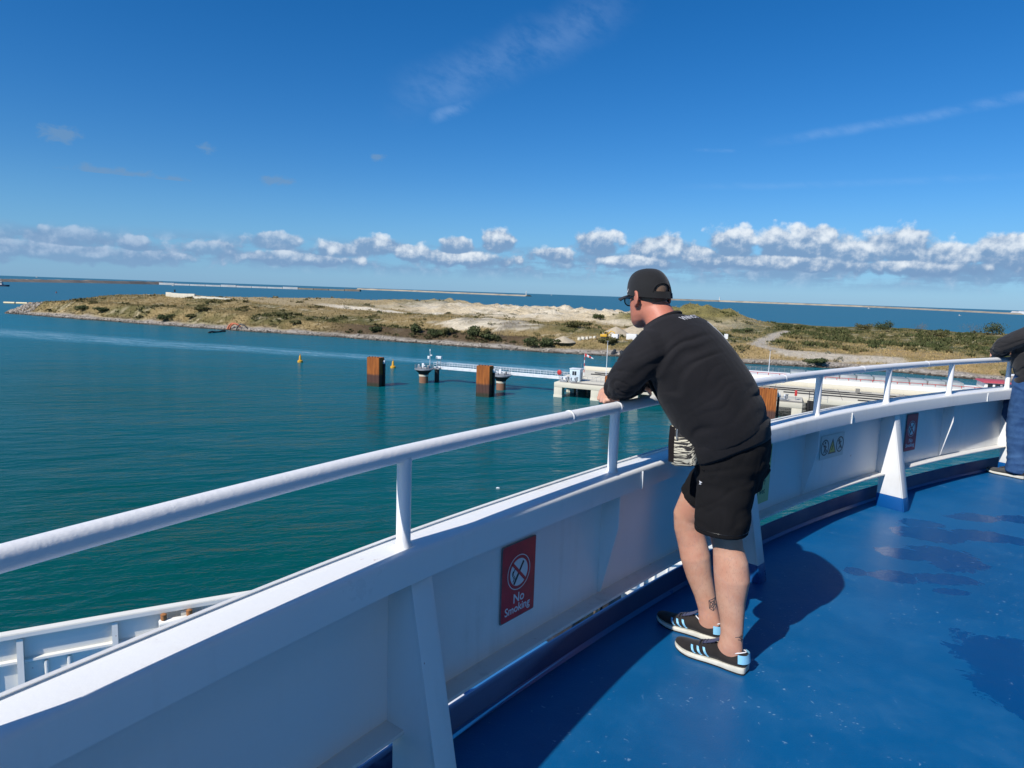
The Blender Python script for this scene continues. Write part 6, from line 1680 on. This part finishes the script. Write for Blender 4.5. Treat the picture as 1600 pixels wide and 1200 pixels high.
    if sp.get('glasses'):
        gl = None
        g = MB()
        for sg in (1, -1):
            pts = [H(.112 + .002 * math.sin(a) - .008 * abs(.036 + .022 * math.cos(a)) / .058, sg * (.036 + .025 * math.cos(a)), .006 + .021 * math.sin(a)) for a in np.linspace(0, 2 * PI, 25)]
            g.tube(pts, .0028, 7, cap=False)
        g.tube([H(.114, .013, .014), H(.117, 0, .017), H(.114, -.013, .014)], .0026, 6)
        gl = under(g.build('glasses', M_FRAMEB, None, smooth=180), root); gl['label'] = 'black framed glasses'
        for sg in (1, -1):
            o = under(MB().tube([H(.104, sg * .060, .015), H(.093, sg * .075, .016), H(.05, sg * .0825, .016), H(.0, sg * .0865, .014), H(-.022, sg * .0865, .008), H(-.040, sg * .083, -.012)], [.0035, .0038, .0036, .0034, .0034, .003], 7).build('temple_arm', M_FRAMEB, None, smooth=180), root); o.parent = gl
            ls = [H(.111 - .008 * abs(.036 + .021 * math.cos(a)) / .058, sg * (.036 + .023 * math.cos(a)), .006 + .019 * math.sin(a)) for a in np.linspace(0, 2 * PI, 25)[:-1]]
            o = under(MB().prism(ls, Xh * .0015).build('lens', M_LENS, None, smooth=None), root); o.parent = gl
    if sp.get('tattoo'):
        bvb = BVHTree.FromPolygons([root.matrix_basis @ v.co for v in body.data.vertices], [tuple(p.vertices) for p in body.data.polygons])
        def ink(lines, c, zdir, w=.0020):
            g = MB(); Mf = frame_at(c, zdir, UP)
            for (x0, y0, x1, y1) in lines:
                pts = []
                for t in np.linspace(0, 1, 7):
                    o_ = Mf @ Vector((x0 + (x1 - x0) * t, y0 + (y1 - y0) * t, 0)); h = bvb.ray_cast(o_, -zdir, .5)
                    if h[0] is not None: pts.append(h[0] - zdir * .0004)
                if len(pts) > 1: g.tube(pts, w, 5)
            o = under(g.build('tattoo', M_INK, None, smooth=None), root); o.parent = body
        zd = (Vector((0, 0, DZ + .3)) - P(1.15, 3.0, .18)); zd.z = 0; zd = zd.normalized()
        pent = [(-.016, .018), (.012, .030), (.022, -.002), (.008, -.030), (-.010, -.020)]
        L = [(*pent[i], *pent[(i + 1) % 5]) for i in range(5)] + [(*pent[i], .003, .002) for i in range(5)] + [(*(Vector(pent[i]) * .55), *(Vector(pent[(i + 1) % 5]) * .55)) for i in range(5)]
        ink(L, P(1.15, 3.0, .185) + zd * .3 + T.dir((-1, 0, 0)) * .018, zd)
        ink([(-.02, .004, .018, .010), (-.008, -.006, .016, -.012), (.002, .016, .006, -.018), (.010, .014, .020, -.004), (-.004, .006, .016, -.016)], P(.95, 2.82, .155) + zd * .3 + T.dir((-1, 0, 0)) * .020, zd, .0018)
    return root

T1 = Frame(Vector((0, 0, DZ)), N0, T0)
SP1 = dict(skin=M_SKIN, legs='shorts', legmat=M_SHORT, top=M_HOOD, rib=M_HOOD, topname='sweatshirt', cap=M_CAP, glasses=True, tattoo=True, lettering='VNNOT', stripes=True, upper=M_SUEDE, sole=M_SOLE, stripe=M_STRIPE, lace=M_LACE, lining=M_GREYLIN, tread=M_TREAD, edge=M_PRINT)
man = make_person(T1, SP1, 'man in black cap, black sweatshirt and black shorts leaning on the white rail', 'people leaning on the rail')
# crossbody bag
def bag():
    root = empty('crossbody_bag', T1((1.17, 2.60, 1.0)), 'small black and cream brush patterned bag hanging at the man\'s hip', 'bag')
    m = bpy.data.materials.new('brushed_print_canvas'); m.use_nodes = True
    N = NT(m.node_tree); b = m.node_tree.nodes['Principled BSDF']; pos = X(N, N.new('ShaderNodeTexCoord').outputs['Object']); x, y, z = N.sep(pos)
    s = N.noise(N.vec((x + y) * 16 + z * 22, z * 60 - (x + y) * 50, x * 6), 1.0, 3, .6, 1.2)
    N.link(N.mix(N.smooth(s, .46, .52), (.60, .55, .42), (.014, .013, .013)), b.inputs['Base Color']); b.inputs['Roughness'].default_value = .8
    c = Vector((1.185, 2.690, .985)); g = MB()
    loft(g, [(T1(c + Vector((-.006, .0, -.088))), .038, .048), (T1(c + Vector((-.005, 0, -.080))), .045, .058), (T1(c + Vector((0, 0, 0))), .046, .060), (T1(c + Vector((.006, 0, .078))), .042, .055), (T1(c + Vector((.006, 0, .086))), .034, .046)], T0, 28, 3.6)
    under(g.build('pouch', m, None, smooth=50), root)
    side_p = MB(); loft(side_p, [(T1(c + Vector((.038, -.002, -.076))), .0440, .022), (T1(c + Vector((.042, -.002, .0))), .0455, .023), (T1(c + Vector((.042, -.002, .076))), .041, .022)], T0, 20, 3)
    under(side_p.build('side_panel', fabric('black_canvas', (.008, .006, .0065), sheen=0), None, smooth=50), root)
    top = c + Vector((.03, -.02, .095))
    pts = [T1(top), T1((1.245, 2.640, 1.115)), T1((1.275, 2.610, 1.170)), T1((1.325, 2.62, 1.23)), T1((1.37, 2.66, 1.30)), T1((1.385, 2.75, 1.40)), T1((1.37, 2.82, 1.465)), T1((1.31, 2.85, 1.50)), T1((1.22, 2.82, 1.48))]
    o = MB().tube(smooth_line(pts, 6), .007, 7).build('strap', M_CAP, None, smooth=180); under(o, root)
    for k, d in enumerate((Vector((0, 0, 0)), Vector((.016, -.008, .026)))):
        rg = [T1(top + d + Vector((.012 * math.cos(a), .004 * math.cos(a), .018 * math.sin(a)))) for a in np.linspace(0, 2 * PI, 15)]
        under(MB().tube(rg, .0035, 6, cap=False).build('ring', mat('clip_steel' + str(k), (.12, .12, .13), .35, .7), None, smooth=180), root)
    z_ = MB().box(T1(c + Vector((.015, -.047, .052))), (.014, .006, .05), rot_z(0.67)); under(z_.build('zip_pull', mat('zip_steel', (.5, .5, .52), .3, .8), None), root)
bag()
# second person at the right edge
s2 = 6.63; T2 = Frame(side(s2, 0, 0) - outw(s2) * 1.43 - tang(s2) * 2.52, outw(s2), tang(s2))
class Upright(Frame):
    def bend(s, f, z, r=2.8):
        k = interp([(0, .30), (.5, .30), (.95, .20), (1.2, .08), (1.4, -.12), (1.55, -.48), (2, -1.2)], z) * (1 - sst(f, 1.37, 1.43) * sst(z, 1.1, 1.18))
        return f + k - .22 * sst(r, 2.86, 2.97) * sst(-z, -.85, -.35)
    def __call__(s, p): return Frame.__call__(s, (s.bend(p[0], p[2], p[1]), p[1], p[2]))
    def inv(s, w):
        q = Frame.inv(s, w); return Vector((q[0] - (s.bend(1.0, q[2]) - 1.0), q[1], q[2]))
T2 = Upright(T2.o, T2.f, T2.r)
M_JEAN = fabric('blue_denim', (0.020, 0.062, 0.165), (0.045, 0.110, 0.240), bscale=500, sheen=0); M_JACK = fabric('black_jacket', (0.020, 0.019, 0.020))
SP2 = dict(skin=M_SKIN, legs='jeans', legmat=M_JEAN, top=M_JACK, rib=M_JACK, topname='jacket', crease=1.3, hoff=.09, face=(.95, .2), upper=fabric('grey_mesh', (.055, .055, .055), (.09, .09, .085)), sole=M_SOLE, stripe=M_JACK, lace=M_JACK, lining=M_JACK, tread=M_TREAD, edge=M_JACK)
make_person(T2, SP2, 'person in black jacket and blue jeans leaning on the rail at the right edge', 'people leaning on the rail')
